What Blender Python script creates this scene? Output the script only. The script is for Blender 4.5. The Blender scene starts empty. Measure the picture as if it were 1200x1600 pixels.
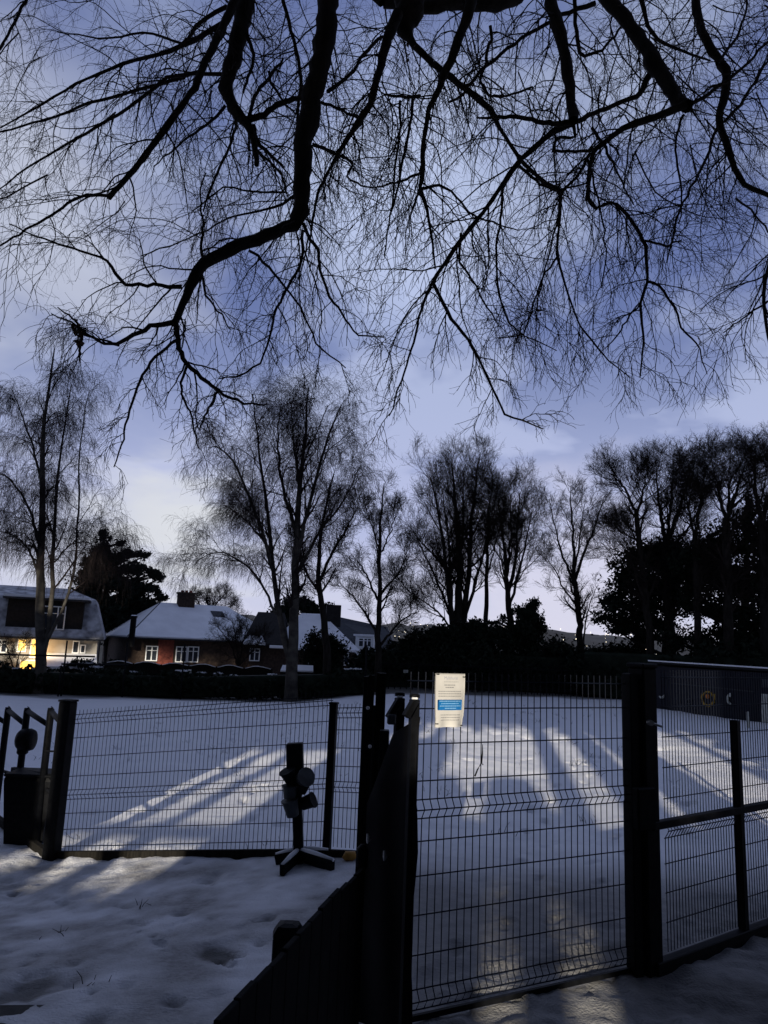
import bpy, math, random
import numpy as np
from mathutils import Matrix, Vector, noise as mnoise
S = bpy.context.scene
COL = S.collection
R = math.radians
# ------------------------------------------------------------------ camera
EYE = Vector((0, 0, 2.0))
PITCH, ROLL, F = R(10.1), R(2.3), 1155.6
CM = Matrix.Rotation(R(90) + PITCH, 3, 'X') @ Matrix.Rotation(ROLL, 3, 'Z')
cd = bpy.data.cameras.new('camera'); cam = bpy.data.objects.new('camera', cd); COL.objects.link(cam)
cd.sensor_fit = 'VERTICAL'; cd.sensor_height = 36; cd.lens = 26; cd.clip_start = .05; cd.clip_end = 20000
cam.matrix_world = Matrix.Translation(EYE) @ CM.to_4x4()
S.camera = cam
S.view_settings.view_transform = 'Standard'; S.view_settings.look = 'None'
S.view_settings.exposure = .35; S.view_settings.gamma = 1
# ------------------------------------------------------------------ sun and sky
SUN_EL, SUN_X = R(14), .16          # low light from behind the viewer, travelling (+.16, +1)
SUN_STRENGTH = 4.6
sl = bpy.data.lights.new('sun', 'SUN'); sl.energy = SUN_STRENGTH; sl.angle = R(.5); sl.color = (1, .90, .75)
so = bpy.data.objects.new('sun', sl); COL.objects.link(so)
sdir = Vector((SUN_X, 1, 0)).normalized() * math.cos(SUN_EL) + Vector((0, 0, -math.sin(SUN_EL)))
so.rotation_euler = sdir.to_track_quat('-Z', 'Y').to_euler(); so.location = (0, -20, 30)
SKY_STRENGTH = .145
w = bpy.data.worlds.new('World'); S.world = w; w.use_nodes = True
nt = w.node_tree; nt.nodes.clear()
def N(t, **k):
    n = nt.nodes.new(t)
    for a, b in k.items(): setattr(n, a, b)
    return n
LK = nt.links.new
def math_node(op, a, b=None, clamp=False):
    n = N('ShaderNodeMath', operation=op, use_clamp=clamp)
    for i, v in enumerate((a, b)):
        if v is None: continue
        if isinstance(v, (int, float)): n.inputs[i].default_value = v
        else: LK(v, n.inputs[i])
    return n.outputs[0]
def mixc(fac, a, b, mode='MIX'):
    n = N('ShaderNodeMix', data_type='RGBA', blend_type=mode)
    for s, v in ((n.inputs[0], fac), (n.inputs[6], a), (n.inputs[7], b)):
        if isinstance(v, (int, float)): s.default_value = v
        elif isinstance(v, tuple): s.default_value = (*v, 1)
        else: LK(v, s)
    return n.outputs[2]
def maprange(v, a, b, c, d, smooth=True):
    n = N('ShaderNodeMapRange', interpolation_type='SMOOTHSTEP' if smooth else 'LINEAR')
    LK(v, n.inputs[0])
    for i, q in enumerate((a, b, c, d)): n.inputs[i + 1].default_value = q
    return n.outputs[0]
tc = N('ShaderNodeTexCoord'); sep = N('ShaderNodeSeparateXYZ'); LK(tc.outputs['Generated'], sep.inputs[0])
nx, ny, nz = sep.outputs
sky = N('ShaderNodeTexSky', sky_type='NISHITA', sun_disc=False, sun_elevation=SUN_EL, sun_rotation=R(180) + math.atan(SUN_X))
den = math_node('ADD', math_node('MAXIMUM', nz, 0), .22)
cmb = N('ShaderNodeCombineXYZ'); LK(math_node('DIVIDE', nx, den), cmb.inputs[0]); LK(math_node('DIVIDE', ny, den), cmb.inputs[1])
def noise(scale, detail, rough, off, dist=0):
    mp = N('ShaderNodeMapping'); LK(cmb.outputs[0], mp.inputs[0]); mp.inputs[1].default_value = off
    n = N('ShaderNodeTexNoise'); LK(mp.outputs[0], n.inputs[0])
    n.inputs['Scale'].default_value = scale; n.inputs['Detail'].default_value = detail
    n.inputs['Roughness'].default_value = rough; n.inputs['Distortion'].default_value = dist
    return n.outputs[0]
n1 = noise(1.15, 5, .55, (3.1, 1.7, 0), .3); n2 = noise(3.2, 4, .5, (7.7, 2.2, 0), .2)
cov = maprange(math_node('ADD', math_node('MULTIPLY', n1, .75), math_node('MULTIPLY', n2, .25)), .43, .57, 0, 1)
blue = mixc(.55, mixc(1.0, sky.outputs[0], (.10, .115, .20), 'MULTIPLY'), (.95, 1.3, 3.0))
ramp = N('ShaderNodeValToRGB'); LK(nz, ramp.inputs[0])
cr = ramp.color_ramp; cr.interpolation = 'EASE'
stops = [(0.0, (.40, .39, .46)), (.05, (.35, .36, .455)), (.16, (.27, .295, .43)), (.35, (.24, .275, .40)), (.55, (.225, .26, .365)), (.85, (.16, .19, .28))]
cr.elements[0].position, cr.elements[0].color = stops[0][0], (*stops[0][1], 1)
cr.elements[1].position, cr.elements[1].color = stops[-1][0], (*stops[-1][1], 1)
for p, c in stops[1:-1]:
    e = cr.elements.new(p); e.color = (*c, 1)
cloud = mixc(1.0, ramp.outputs[0], (10, 10, 10), 'MULTIPLY')
covh = math_node('MAXIMUM', math_node('ADD', math_node('MULTIPLY', cov, .86), .08), maprange(nz, .12, .50, .9, 0))
col = mixc(covh, blue, cloud)
def raydir(px, py): return (CM @ Vector(((px - 600) / F, -(py - 800) / F, -1))).normalized()
# pale banks of low cloud in the west and lower left
def bank(px, py, size, colr, amt, col):
    d = raydir(px, py)
    vm = N('ShaderNodeVectorMath', operation='DISTANCE'); LK(tc.outputs['Generated'], vm.inputs[0]); vm.inputs[1].default_value = d
    m = maprange(math_node('ADD', vm.outputs['Value'], math_node('MULTIPLY', math_node('SUBTRACT', n2, .5), size * 1.5)), size * .1, size, amt, 0)
    return mixc(m, col, colr)
col = bank(262, 832, .14, (4.1, 4.2, 4.3), .85, col)
col = bank(140, 880, .16, (3.5, 3.6, 4.0), .5, col)
col = bank(40, 330, .26, (3.4, 3.6, 4.2), .7, col)
col = bank(640, 330, .22, (3.0, 3.5, 5.0), .6, col)
col = bank(880, 950, .22, (4.0, 3.9, 4.6), .6, col)
rear = maprange(ny, -.3, .6, .6, 1)
col = mixc(1.0, col, rear, 'MULTIPLY')
bg = N('ShaderNodeBackground'); LK(col, bg.inputs[0]); bg.inputs[1].default_value = SKY_STRENGTH
out = N('ShaderNodeOutputWorld'); LK(bg.outputs[0], out.inputs[0])

# ------------------------------------------------------------------ helpers
def W(px, py, Y):
    d = CM @ Vector(((px - 600) / F, -(py - 800) / F, -1))
    return EYE + d * (Y / d.y)
def sst(a, b, x):
    t = np.clip((x - a) / (b - a), 0, 1); return t * t * (3 - 2 * t)
def gz(x, y):
    x = np.asarray(x, float); y = np.asarray(y, float)
    t = np.clip((.6 - x) / 4.2, 0, 1)
    z = -.5 * t * sst(3.2, 7.8, y)
    z = z - np.clip(y - 37, 0, 30) * .03 - np.clip(y - 67, 0, 500) * .12
    return z
def gzf(x, y): return float(gz(x, y))

def material(name, col, rough=.8, var=.25, scale=8, bump=0., bscale=30, metal=0., col2=None, emit=None, stretch=(1, 1, 1), spec=.3):
    m = bpy.data.materials.new(name); m.use_nodes = True
    t = m.node_tree; b = t.nodes['Principled BSDF']
    b.inputs['Roughness'].default_value = rough; b.inputs['Metallic'].default_value = metal
    b.inputs['Specular IOR Level'].default_value = spec
    tc = t.nodes.new('ShaderNodeTexCoord'); mp = t.nodes.new('ShaderNodeMapping'); t.links.new(tc.outputs['Object'], mp.inputs[0])
    mp.inputs[3].default_value = stretch
    no = t.nodes.new('ShaderNodeTexNoise'); t.links.new(mp.outputs[0], no.inputs[0]); no.inputs['Scale'].default_value = scale; no.inputs['Detail'].default_value = 5
    rp = t.nodes.new('ShaderNodeValToRGB'); t.links.new(no.outputs[0], rp.inputs[0])
    c2 = col2 or tuple(min(1, c * (1 + var)) for c in col)
    c1 = tuple(c * (1 - var) for c in col) if not col2 else col
    rp.color_ramp.elements[0].color = (*c1, 1); rp.color_ramp.elements[1].color = (*c2, 1)
    rp.color_ramp.elements[0].position = .35; rp.color_ramp.elements[1].position = .65
    t.links.new(rp.outputs[0], b.inputs['Base Color'])
    if bump:
        nb = t.nodes.new('ShaderNodeTexNoise'); t.links.new(mp.outputs[0], nb.inputs[0]); nb.inputs['Scale'].default_value = bscale; nb.inputs['Detail'].default_value = 6
        bp = t.nodes.new('ShaderNodeBump'); bp.inputs['Strength'].default_value = bump; bp.inputs['Distance'].default_value = .02
        t.links.new(nb.outputs[0], bp.inputs['Height']); t.links.new(bp.outputs[0], b.inputs['Normal'])
    if emit:
        b.inputs['Emission Color'].default_value = (*emit[0], 1); b.inputs['Emission Strength'].default_value = emit[1]
    return m
M = {}
M['black'] = material('black_powder_coat', (.006, .0065, .008), .5, .3, 20, .1, 60, spec=.06)
M['navy'] = material('navy_wire_coat', (.004, .006, .013), .6, .2, 20, spec=.1)
M['dark_timber'] = material('dark_weathered_timber', (.012, .011, .009), .85, .5, 6, .5, 12, stretch=(6, 6, .6), spec=.1)
M['timber'] = material('weathered_timber', (.009, .0088, .0078), .85, .6, 5, .6, 14, stretch=(8, 8, .5), spec=.1)
M['galv'] = material('galvanised_steel', (.5, .5, .48), .35, .1, 30, metal=.9)
M['rubber'] = material('black_sheeting', (.006, .006, .007), .75, .3, 5, .3, 8, spec=.06)
M['paper'] = material('laminated_paper', (.54, .53, .505), .45, .05, 14, .15, 9)
M['ink'] = material('grey_print', (.20, .20, .21), .7, .1)
M['heading'] = material('grey_heading_print', (.36, .37, .44), .7, .1)
M['blue_print'] = material('blue_print', (.01, .15, .42), .5, .08)
M['white_print'] = material('pale_blue_print', (.25, .48, .72), .6, .05)
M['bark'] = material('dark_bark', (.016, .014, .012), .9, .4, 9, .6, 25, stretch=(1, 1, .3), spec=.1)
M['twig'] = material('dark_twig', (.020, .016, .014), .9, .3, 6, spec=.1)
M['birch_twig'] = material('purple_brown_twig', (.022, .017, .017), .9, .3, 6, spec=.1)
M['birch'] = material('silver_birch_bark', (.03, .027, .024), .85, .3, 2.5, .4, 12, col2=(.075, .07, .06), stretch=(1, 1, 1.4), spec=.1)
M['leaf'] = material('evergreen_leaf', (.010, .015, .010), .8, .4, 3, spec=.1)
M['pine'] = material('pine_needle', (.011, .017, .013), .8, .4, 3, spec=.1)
M['dead_leaf'] = material('dead_brown_leaf', (.05, .022, .010), .8, .3, 20)
M['roof_snow'] = material('roof_snow', (.76, .78, .81), .7, .06, 1.2, .3, 5)
M['thin_snow'] = material('thin_roof_snow', (.20, .20, .21), .8, .3, 2.2, .3, 6, col2=(.55, .56, .59))
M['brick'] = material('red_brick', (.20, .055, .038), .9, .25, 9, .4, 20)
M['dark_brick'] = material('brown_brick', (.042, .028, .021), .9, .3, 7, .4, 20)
M['render'] = material('white_render', (.30, .285, .255), .9, .08, 3, .2, 20)
M['slate'] = material('dark_slate', (.03, .034, .042), .7, .25, 6, .3, 14)
M['tile'] = material('dark_hung_tile', (.014, .013, .013), .9, .3, 8, .3, 16)
M['white_frame'] = material('white_window_paint', (.78, .80, .80), .5, .04)
M['glass'] = material('dark_window_glass', (.03, .035, .045), .12, .3, 1.5, spec=.5)
M['lit'] = material('lit_window', (.8, .6, .2), .6, .2, 2.0, emit=((1.0, .60, .12), 1.15))
M['blue_shed'] = material('navy_shed_cladding', (.002, .003, .010), .6, .2, 3, .2, 10)
M['yellow'] = material('yellow_paint', (.34, .20, .02), .5, .2, 10)
M['orange'] = material('orange_paint', (.45, .14, .02), .5, .2, 10)
M['pale_paint'] = material('pale_weathered_paint', (.42, .43, .38), .7, .2, 8)
M['bucket'] = material('grey_plastic', (.035, .042, .048), .5, .3, 8)
M['hill'] = material('dark_wooded_hill', (.018, .022, .03), 1, .4, .01)
M['stone'] = material('dark_stone', (.05, .048, .045), .9, .4, 6, .6, 12)
M['townlight'] = material('town_lamp', (1, .9, .7), .5, .05, emit=((1, .90, .70), 1.4))
M['straw'] = material('dry_grass_stalk', (.03, .03, .022), .9, .3, 20)
M['cone'] = material('amber_plastic', (.50, .26, .05), .5, .2, 12)
M['reflector'] = material('white_reflector_disc', (.85, .85, .85), .3, .03, emit=None)

def mk(name, V, Fc, mat, parent=None, smooth=False):
    me = bpy.data.meshes.new(name)
    V = np.asarray(V, np.float32).reshape(-1, 3)
    if isinstance(Fc, np.ndarray):
        me.vertices.add(len(V)); me.vertices.foreach_set('co', V.ravel())
        nf = len(Fc); k = Fc.shape[1]
        me.loops.add(nf * k); me.loops.foreach_set('vertex_index', Fc.astype(np.int32).ravel())
        me.polygons.add(nf); me.polygons.foreach_set('loop_start', np.arange(0, nf * k, k, dtype=np.int32))
        me.update(calc_edges=True)
    else:
        me.from_pydata([tuple(map(float, v)) for v in V], [], Fc); me.update()
    if smooth: me.polygons.foreach_set('use_smooth', np.ones(len(me.polygons), bool))
    if mat: me.materials.append(mat)
    o = bpy.data.objects.new(name, me); COL.objects.link(o)
    if parent:
        o.parent = parent
        o.matrix_parent_inverse = Matrix.Translation(parent.location).inverted() if parent.type == 'EMPTY' else Matrix()
    return o
def tag(o, label=None, cat=None, group=None, kind=None):
    for k, v in (('label', label), ('category', cat), ('group', group), ('kind', kind)):
        if v: o[k] = v
    return o
def empty(name, loc, label, cat, group=None):
    o = bpy.data.objects.new(name, None); COL.objects.link(o); o.location = loc; o.empty_display_size = .2
    return tag(o, label, cat, group)

class MB:
    """collects solids in world coordinates"""
    def __init__(s): s.v = []; s.f = []
    def add(s, V, Fc):
        o = len(s.v); s.v += [tuple(v) for v in V]; s.f += [[i + o for i in f] for f in Fc]; return s
    def box(s, c, size, rz=0, ch=0.0, tilt=None):
        hx, hy, hz = (q / 2 for q in size); ch = ch or min(size) * .08
        rot = Matrix.Rotation(rz, 3, 'Z')
        if tilt is not None: rot = tilt
        V = []; idx = {}
        # chamfered box: each corner has 3 verts
        for sx in (-1, 1):
            for sy in (-1, 1):
                for sz in (-1, 1):
                    for a in range(3):
                        p = [sx * (hx - ch), sy * (hy - ch), sz * (hz - ch)]
                        p[a] = (sx * hx, sy * hy, sz * hz)[a]
                        idx[(sx, sy, sz, a)] = len(V); V.append(Vector(c) + rot @ Vector(p))
        Fc = []
        for a in range(3):
            b, d = [(1, 2), (2, 0), (0, 1)][a]
            for sg in (-1, 1):
                q = []
                for (u, v) in ((-1, -1), (1, -1), (1, 1), (-1, 1)):
                    k = [0, 0, 0]; k[a] = sg; k[b] = u; k[d] = v; q.append(idx[(*k, a)])
                Fc.append(q if sg > 0 else q[::-1])
        for a in range(3):
            b, d = [(1, 2), (2, 0), (0, 1)][a]
            for u in (-1, 1):
                for v in (-1, 1):
                    q = []
                    for (sg, ax) in ((-1, b), (1, b), (1, d), (-1, d)):
                        k = [0, 0, 0]; k[a] = sg; k[b] = u; k[d] = v; q.append(idx[(*k, ax)])
                    Fc.append(q if u * v > 0 else q[::-1])
        for sx in (-1, 1):
            for sy in (-1, 1):
                for sz in (-1, 1):
                    q = [idx[(sx, sy, sz, a)] for a in range(3)]
                    Fc.append(q if sx * sy * sz > 0 else q[::-1])
        return s.add(V, Fc)
    def bar(s, a, b, wx, wy=None, up=(0, 0, 1)):
        a = Vector(a); b = Vector(b); d = (b - a); L = d.length; d.normalize()
        u = Vector(up)
        if abs(d.dot(u)) > .95: u = Vector((0, 1, 0))
        x = d.cross(u).normalized(); y = x.cross(d)
        rot = Matrix((x, y, d)).transposed()
        return s.box((a + b) / 2, (wx, wy or wx, L), tilt=rot)
    def tube(s, pts, rad, n=8, caps=True):
        pts = [Vector(p) for p in pts]
        rad = rad if isinstance(rad, (list, tuple)) else [rad] * len(pts)
        V = []; Fc = []
        for i, p in enumerate(pts):
            d = (pts[min(i + 1, len(pts) - 1)] - pts[max(i - 1, 0)]).normalized()
            u = Vector((0, 0, 1)) if abs(d.z) < .9 else Vector((1, 0, 0))
            x = d.cross(u).normalized(); y = d.cross(x)
            for k in range(n):
                a = 2 * math.pi * k / n; V.append(p + (x * math.cos(a) + y * math.sin(a)) * rad[i])
        for i in range(len(pts) - 1):
            for k in range(n):
                Fc.append([i * n + k, (i + 1) * n + k, (i + 1) * n + (k + 1) % n, i * n + (k + 1) % n])
        if caps:
            Fc.append(list(range(n))); Fc.append([(len(pts) - 1) * n + k for k in range(n)][::-1])
        return s.add(V, Fc)
    def prism(s, poly, off):
        """closed polygon (list of points) extruded by the vector off"""
        n = len(poly); off = Vector(off)
        V = [Vector(p) for p in poly] + [Vector(p) + off for p in poly]
        Fc = [list(range(n))[::-1], [n + i for i in range(n)]] + [[i, (i + 1) % n, n + (i + 1) % n, n + i] for i in range(n)]
        return s.add(V, Fc)
    def build(s, name, mat, parent=None, smooth=False): return mk(name, s.v, s.f, mat, parent, smooth)

# ------------------------------------------------------------------ vectorised branches
def tubes(groups, name, mat, parent=None, sides=4):
    VV = []; FF = []; off = 0
    for P, Rr in groups:
        m, n = Rr.shape
        if m == 0: continue
        T = np.gradient(P, axis=1); T /= np.linalg.norm(T, axis=2, keepdims=True) + 1e-9
        ref = np.where(np.abs(P[:, -1] - P[:, 0])[:, 2:3] > .7 * np.linalg.norm(P[:, -1] - P[:, 0], axis=1, keepdims=True), [[1., 0, 0]], [[0, 0, 1.]])
        X = np.cross(T, ref[:, None, :]); X /= np.linalg.norm(X, axis=2, keepdims=True) + 1e-9
        Y = np.cross(T, X)
        sd = sides if np.max(Rr) < .02 else max(sides, 8)
        a = np.arange(sd) * 2 * np.pi / sd
        V = P[:, :, None, :] + (X[:, :, None, :] * np.cos(a)[:, None] + Y[:, :, None, :] * np.sin(a)[:, None]) * Rr[:, :, None, None]
        base = off + (np.arange(m) * n * sd)[:, None, None] + (np.arange(n - 1) * sd)[None, :, None]
        k = np.arange(sd)[None, None, :]; k2 = (k + 1) % sd
        Q = np.stack([base + k, base + sd + k, base + sd + k2, base + k2], -1).reshape(-1, 4)
        VV.append(V.reshape(-1, 3)); FF.append(Q); off += m * n * sd
    return mk(name, np.concatenate(VV), np.concatenate(FF), mat, parent, smooth=True)
def nrm(v): return v / (np.linalg.norm(v, axis=-1, keepdims=True) + 1e-9)
def grow(P, Rr, k, t0, t1, ang, L, n, kink, trop, rng, rr=.6, rtip=.35, rmin=.001, endtrop=None, taper=.4, keep=1., env=None, alt=None, rmax=9):
    """k children on every parent; L metres (or callable of start, t); trop / endtrop: pull at the start / end"""
    m, np_, _ = P.shape
    t = (np.arange(k)[None] + rng.random((m, k))) / k * (t1 - t0) + t0
    f = t * (np_ - 1); i = np.minimum(f.astype(int), np_ - 2); fr = (f - i)[..., None]
    I = np.arange(m)[:, None]
    st = P[I, i] * (1 - fr) + P[I, i + 1] * fr
    T = nrm(P[I, i + 1] - P[I, i]); r = Rr[I, i] * (1 - fr[..., 0]) + Rr[I, i + 1] * fr[..., 0]
    st = st.reshape(-1, 3); T = T.reshape(-1, 3); r = r.ravel(); t = t.ravel()
    q = rng.normal(size=st.shape)
    if alt is not None: q = q * np.array(alt)
    q = nrm(q - (q * T).sum(1, keepdims=True) * T)
    A = np.radians(ang + rng.normal(size=len(t)) * ang * .25)[:, None]
    d = nrm(np.cos(A) * T + np.sin(A) * q)
    ln = (L(st, t) if callable(L) else L * (1 - taper * t)) * np.exp(rng.normal(size=len(t)) * .28)
    kp = (rng.random(len(t)) < keep) & (ln > .01)
    st, d, r, ln = st[kp], d[kp], r[kp], ln[kp]
    trop = np.array(trop, float); endtrop = trop if endtrop is None else np.array(endtrop, float)
    pts = [st]; p = st
    for j in range(1, n):
        s = j / (n - 1)
        d = nrm(d + kink * rng.normal(size=d.shape) + (trop * (1 - s) + endtrop * s))
        p = p + d * (ln / (n - 1))[:, None]; pts.append(p)
    Pc = np.stack(pts, 1)
    r0 = np.clip(r * rr, rmin, rmax)
    Rc = r0[:, None] * (1 - (1 - rtip) * np.linspace(0, 1, n))[None]
    return Pc, np.maximum(Rc, rmin * .7)
def resample(pts, rad, n):
    pts = np.array(pts, float); rad = np.array(rad, float)
    s = np.r_[0, np.cumsum(np.linalg.norm(np.diff(pts, axis=0), axis=1))]; q = np.linspace(0, s[-1], n)
    return np.stack([np.interp(q, s, pts[:, i]) for i in range(3)], 1), np.interp(q, s, rad), s[-1]
def leafcloud(blobs, n, size, rng, shell=.5, flat=1., soft=False):
    """n little quads through ellipsoid blobs (cx,cy,cz,rx,ry,rz)"""
    B = np.array(blobs, float); vol = (B[:, 3] * B[:, 4] * B[:, 5]) ** .75
    c = rng.choice(len(B), n, p=vol / vol.sum())
    u = nrm(rng.normal(size=(n, 3))) * (rng.random((n, 1)) ** (1 / (1 + 2 * shell)))
    if soft: u = rng.normal(size=(n, 3)) * .62
    p = B[c, :3] + u * B[c, 3:]
    a = nrm(rng.normal(size=(n, 3)) * [1, 1, flat]); b = nrm(np.cross(a, rng.normal(size=(n, 3))))
    s = size * (.5 + rng.random((n, 1)))
    V = np.stack([p - a * s - b * s * .12, p + b * s * -.45, p + a * s, p + b * s * .45], 1).reshape(-1, 3)
    Q = np.arange(n * 4).reshape(-1, 4)
    return V, Q

# ------------------------------------------------------------------ ground
def vnoise(x, y, sc, seed):
    g = np.random.default_rng(seed).random((128, 128))
    X = x * sc + 1000; Y = y * sc + 1000
    xi = np.floor(X).astype(int); yi = np.floor(Y).astype(int); fx = X - xi; fy = Y - yi
    fx = fx * fx * (3 - 2 * fx); fy = fy * fy * (3 - 2 * fy)
    a = g[xi % 128, yi % 128]; b = g[(xi + 1) % 128, yi % 128]; c = g[xi % 128, (yi + 1) % 128]; d = g[(xi + 1) % 128, (yi + 1) % 128]
    return (a * (1 - fx) + b * fx) * (1 - fy) + (c * (1 - fx) + d * fx) * fy - .5
def groundhit(px, py):
    d = CM @ Vector(((px - 600) / F, -(py - 800) / F, -1)); Y = 5.
    for _ in range(30):
        p = EYE + d * (Y / d.y); Y = (gzf(p.x, p.y) - 2) / (d.z / d.y)
    p = EYE + d * (Y / d.y); return p
def build_ground():
    g = lambda a, b, n: list(np.geomspace(a, b, n))
    xs = [-v for v in g(26, 6000, 26)][::-1] + list(np.arange(-25, -6.2, .45)) + list(np.arange(-6.1, 4.6, .034)) + list(np.arange(4.7, 25, .45)) + g(26, 6000, 26)
    ys = [-v for v in g(2, 3000, 22)][::-1] + list(np.arange(-1.5, 3.4, .35)) + list(np.arange(3.5, 9.4, .034)) + list(np.arange(9.5, 38, .11)) + g(39, 9000, 44)
    X, Y = np.meshgrid(np.array(xs), np.array(ys))
    Z = gz(X, Y)
    near = sst(3, 4, Y) * (1 - sst(36, 45, Y)) * (1 - sst(20, 26, np.abs(X)))
    yard = 1 - .55 * (1 - sst(7.6, 8.4, Y)) * sst(.3, 0, X)
    h = yard * (.05 * vnoise(X, Y, .5, 1) + .05 * vnoise(X, Y, 1.3, 2) + .022 * vnoise(X, Y, 3.1, 3)) + .010 * vnoise(X, Y, 8.3, 4) + .006 * vnoise(X, Y, 19, 44)
    bare = np.zeros_like(X)
    # trodden, churned snow through the gateway; beyond the gate, shade painted as dark snow
    lump = .055 * np.maximum(vnoise(X, Y, 6.2, 5), -.15) + .05 * np.abs(vnoise(X, Y, 11.5, 6))
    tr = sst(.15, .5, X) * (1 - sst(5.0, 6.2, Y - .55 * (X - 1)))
    trod_shade = np.maximum(tr * np.clip(.95 + .8 * vnoise(X, Y, 1.7, 8), .65, 1), .88 * sst(.0, .35, X) * (1 - sst(6.2, 8.6, Y + .8 * vnoise(X, Y, .9, 31))) * sst(4, 4.5, Y))
    h = h + tr * lump
    # lumps of broken snow at the left fence foot
    lf = sst(-1.6, -3, X) * sst(6.6, 7.2, Y) * (1 - sst(9.5, 11, Y))
    h = h + lf * (.07 * np.maximum(vnoise(X, Y, 5.2, 15), -.1) + .04 * np.abs(vnoise(X, Y, 9.7, 16)))
    # prints and bare patches
    rng = np.random.default_rng(5)
    dents = [(340, 1487, .17, .07, .85), (375, 1492, .05, .05, .8), (285, 1430, .08, .06, .45), (320, 1378, .10, .07, .4), (333, 1370, .12, .05, .25),
             (395, 1383, .10, .03, .1), (330, 1383, .05, .05, .5), (422, 1437, .07, .05, .5), (265, 1566, .06, .06, .6), (278, 1569, .05, .06, .6),
             (60, 1492, .05, .05, .4), (115, 1507, .06, .05, .4), (20, 1398, .06, .06, .6), (240, 1466, .03, .04, .5), (218, 1458, .03, .04, .4),
             (60, 1535, .22, .05, .75), (115, 1530, .16, .04, .4), (20, 1550, .2, .05, .8), (380, 1418, .02, .03, .5), (145, 1600, .1, .05, .5), (195, 1545, .05, .03, .2)]
    for (px, py, rad, dep, am) in dents:
        p = groundhit(px, py)
        d2 = ((X - p.x) / rad) ** 2 + ((Y - p.y) / (rad * 1.25)) ** 2 + .6 * vnoise(X, Y, 9, 9)
        e = np.exp(-np.maximum(d2, 0) * 1.2)
        h = h - .6 * dep * e + .12 * dep * np.exp(-(d2 - 1.6) ** 2 * 1.5); bare = np.maximum(bare, am * sst(.35, .8, e))
    for _ in range(90):
        cx, cy = rng.uniform(-5, .2), rng.uniform(3.9, 8.2); rad = rng.uniform(.015, .06)
        e = np.exp(-(((X - cx) / rad) ** 2 + ((Y - cy) / rad) ** 2)); h = h - rad * .6 * e
        if rng.random() < .3: bare = np.maximum(bare, .5 * sst(.5, .9, e))
    shaded = np.clip(.62 + .9 * vnoise(X, Y, 2.6, 41) + .5 * vnoise(X, Y, 9.1, 42), 0, 1) * (1 - sst(7.6, 8.0, Y + .26 * (X + .4))) * sst(.2, -.15, X) * sst(2.5, 3.5, Y)  # foreground shade painted into the near snow colour
    # boot prints: steep sided, with a kicked-up rim
    pr = np.random.default_rng(71)
    def print_at(cx, cy, a, dep, ln=.145, wd=.055):
        nonlocal h, bare
        m = (np.abs(X - cx) < .5) & (np.abs(Y - cy) < .5)
        if not m.any(): return
        x_, y_ = X[m] - cx, Y[m] - cy; u = (x_ * math.cos(a) + y_ * math.sin(a)) / ln; v = (-x_ * math.sin(a) + y_ * math.cos(a)) / (wd * (1 - .25 * np.cos(u * 2.2 + .6)))
        d_ = np.sqrt(u * u + v * v) + .25 * vnoise(X[m], Y[m], 14, 77)
        h[m] += -dep * (1 - sst(.75, 1.05, d_)) + .3 * dep * np.exp(-((d_ - 1.25) / .2) ** 2) * (.4 + vnoise(X[m], Y[m], 17, 78) + .5)
        bare[m] = np.maximum(bare[m], .35 * (1 - sst(.3, .8, d_)) * (vnoise(X[m], Y[m], 3, 79) > .05))
    for (x0_, y0_, a_, n_) in ((-2.6, 7.1, -.75, 3), (-1.0, 5.2, 2.2, 2), (.5, 4.7, 1.25, 34), (1.3, 6.0, 1.0, 36), (-1.2, 9.4, 1.9, 30), (-5.5, 10, .55, 26), (3.5, 9, 1.75, 28), (-7, 17, .12, 30)):
        x_, y_, a2 = x0_, y0_, a_
        for k in range(n_):
            sd_ = .11 if k % 2 else -.11
            print_at(x_ - math.sin(a2) * sd_, y_ + math.cos(a2) * sd_, a2 + pr.normal() * .15, pr.uniform(.015, .035) if y_ < 9 else pr.uniform(.04, .08), .16 if y_ > 9 else .145, .07 if y_ > 9 else .055)
            x_ += math.cos(a2) * .62; y_ += math.sin(a2) * .62; a2 += pr.normal() * .09
    # two lines of old tracks across the field
    for k in range(60):
        cx = -6 + k * .27 + rng.normal() * .12; cy = 24 - k * .17 + rng.normal() * .25
        e = np.exp(-(((X - cx) / .16) ** 2 + ((Y - cy) / .22) ** 2)); h = h - .07 * e
    # ragged bare soil below the boundary hedge
    edge = np.clip(29.4 + (X + 10) * .18, 27, 36)
    bare = np.maximum(bare, .9 * sst(-.3, .8, Y - edge + 1.4 * vnoise(X, Y, .8, 21)) * (1 - sst(40, 50, Y)))
    Z = Z + h * near
    V = np.stack([X, Y, Z], -1).reshape(-1, 3)
    ny_, nx_ = X.shape
    i = np.arange(ny_ * nx_).reshape(ny_, nx_)
    Q = np.stack([i[:-1, :-1], i[:-1, 1:], i[1:, 1:], i[1:, :-1]], -1).reshape(-1, 4)
    m = bpy.data.materials.new('snow'); m.use_nodes = True; t = m.node_tree; b = t.nodes['Principled BSDF']
    b.inputs['Roughness'].default_value = .65; b.inputs['Specular IOR Level'].default_value = .25
    tcn = t.nodes.new('ShaderNodeTexCoord')
    def nz_(sc, det=6):
        q = t.nodes.new('ShaderNodeTexNoise'); t.links.new(tcn.outputs['Object'], q.inputs[0]); q.inputs['Scale'].default_value = sc; q.inputs['Detail'].default_value = det; return q.outputs[0]
    def mx(f, a, c):
        q = t.nodes.new('ShaderNodeMix'); q.data_type = 'RGBA'
        for s_, v in ((q.inputs[0], f), (q.inputs[6], a), (q.inputs[7], c)):
            if isinstance(v, tuple): s_.default_value = (*v, 1)
            else: t.links.new(v, s_)
        return q.outputs[2]
    c0 = mx(nz_(1.5), (.70, .72, .76), (.80, .81, .84))
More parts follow.
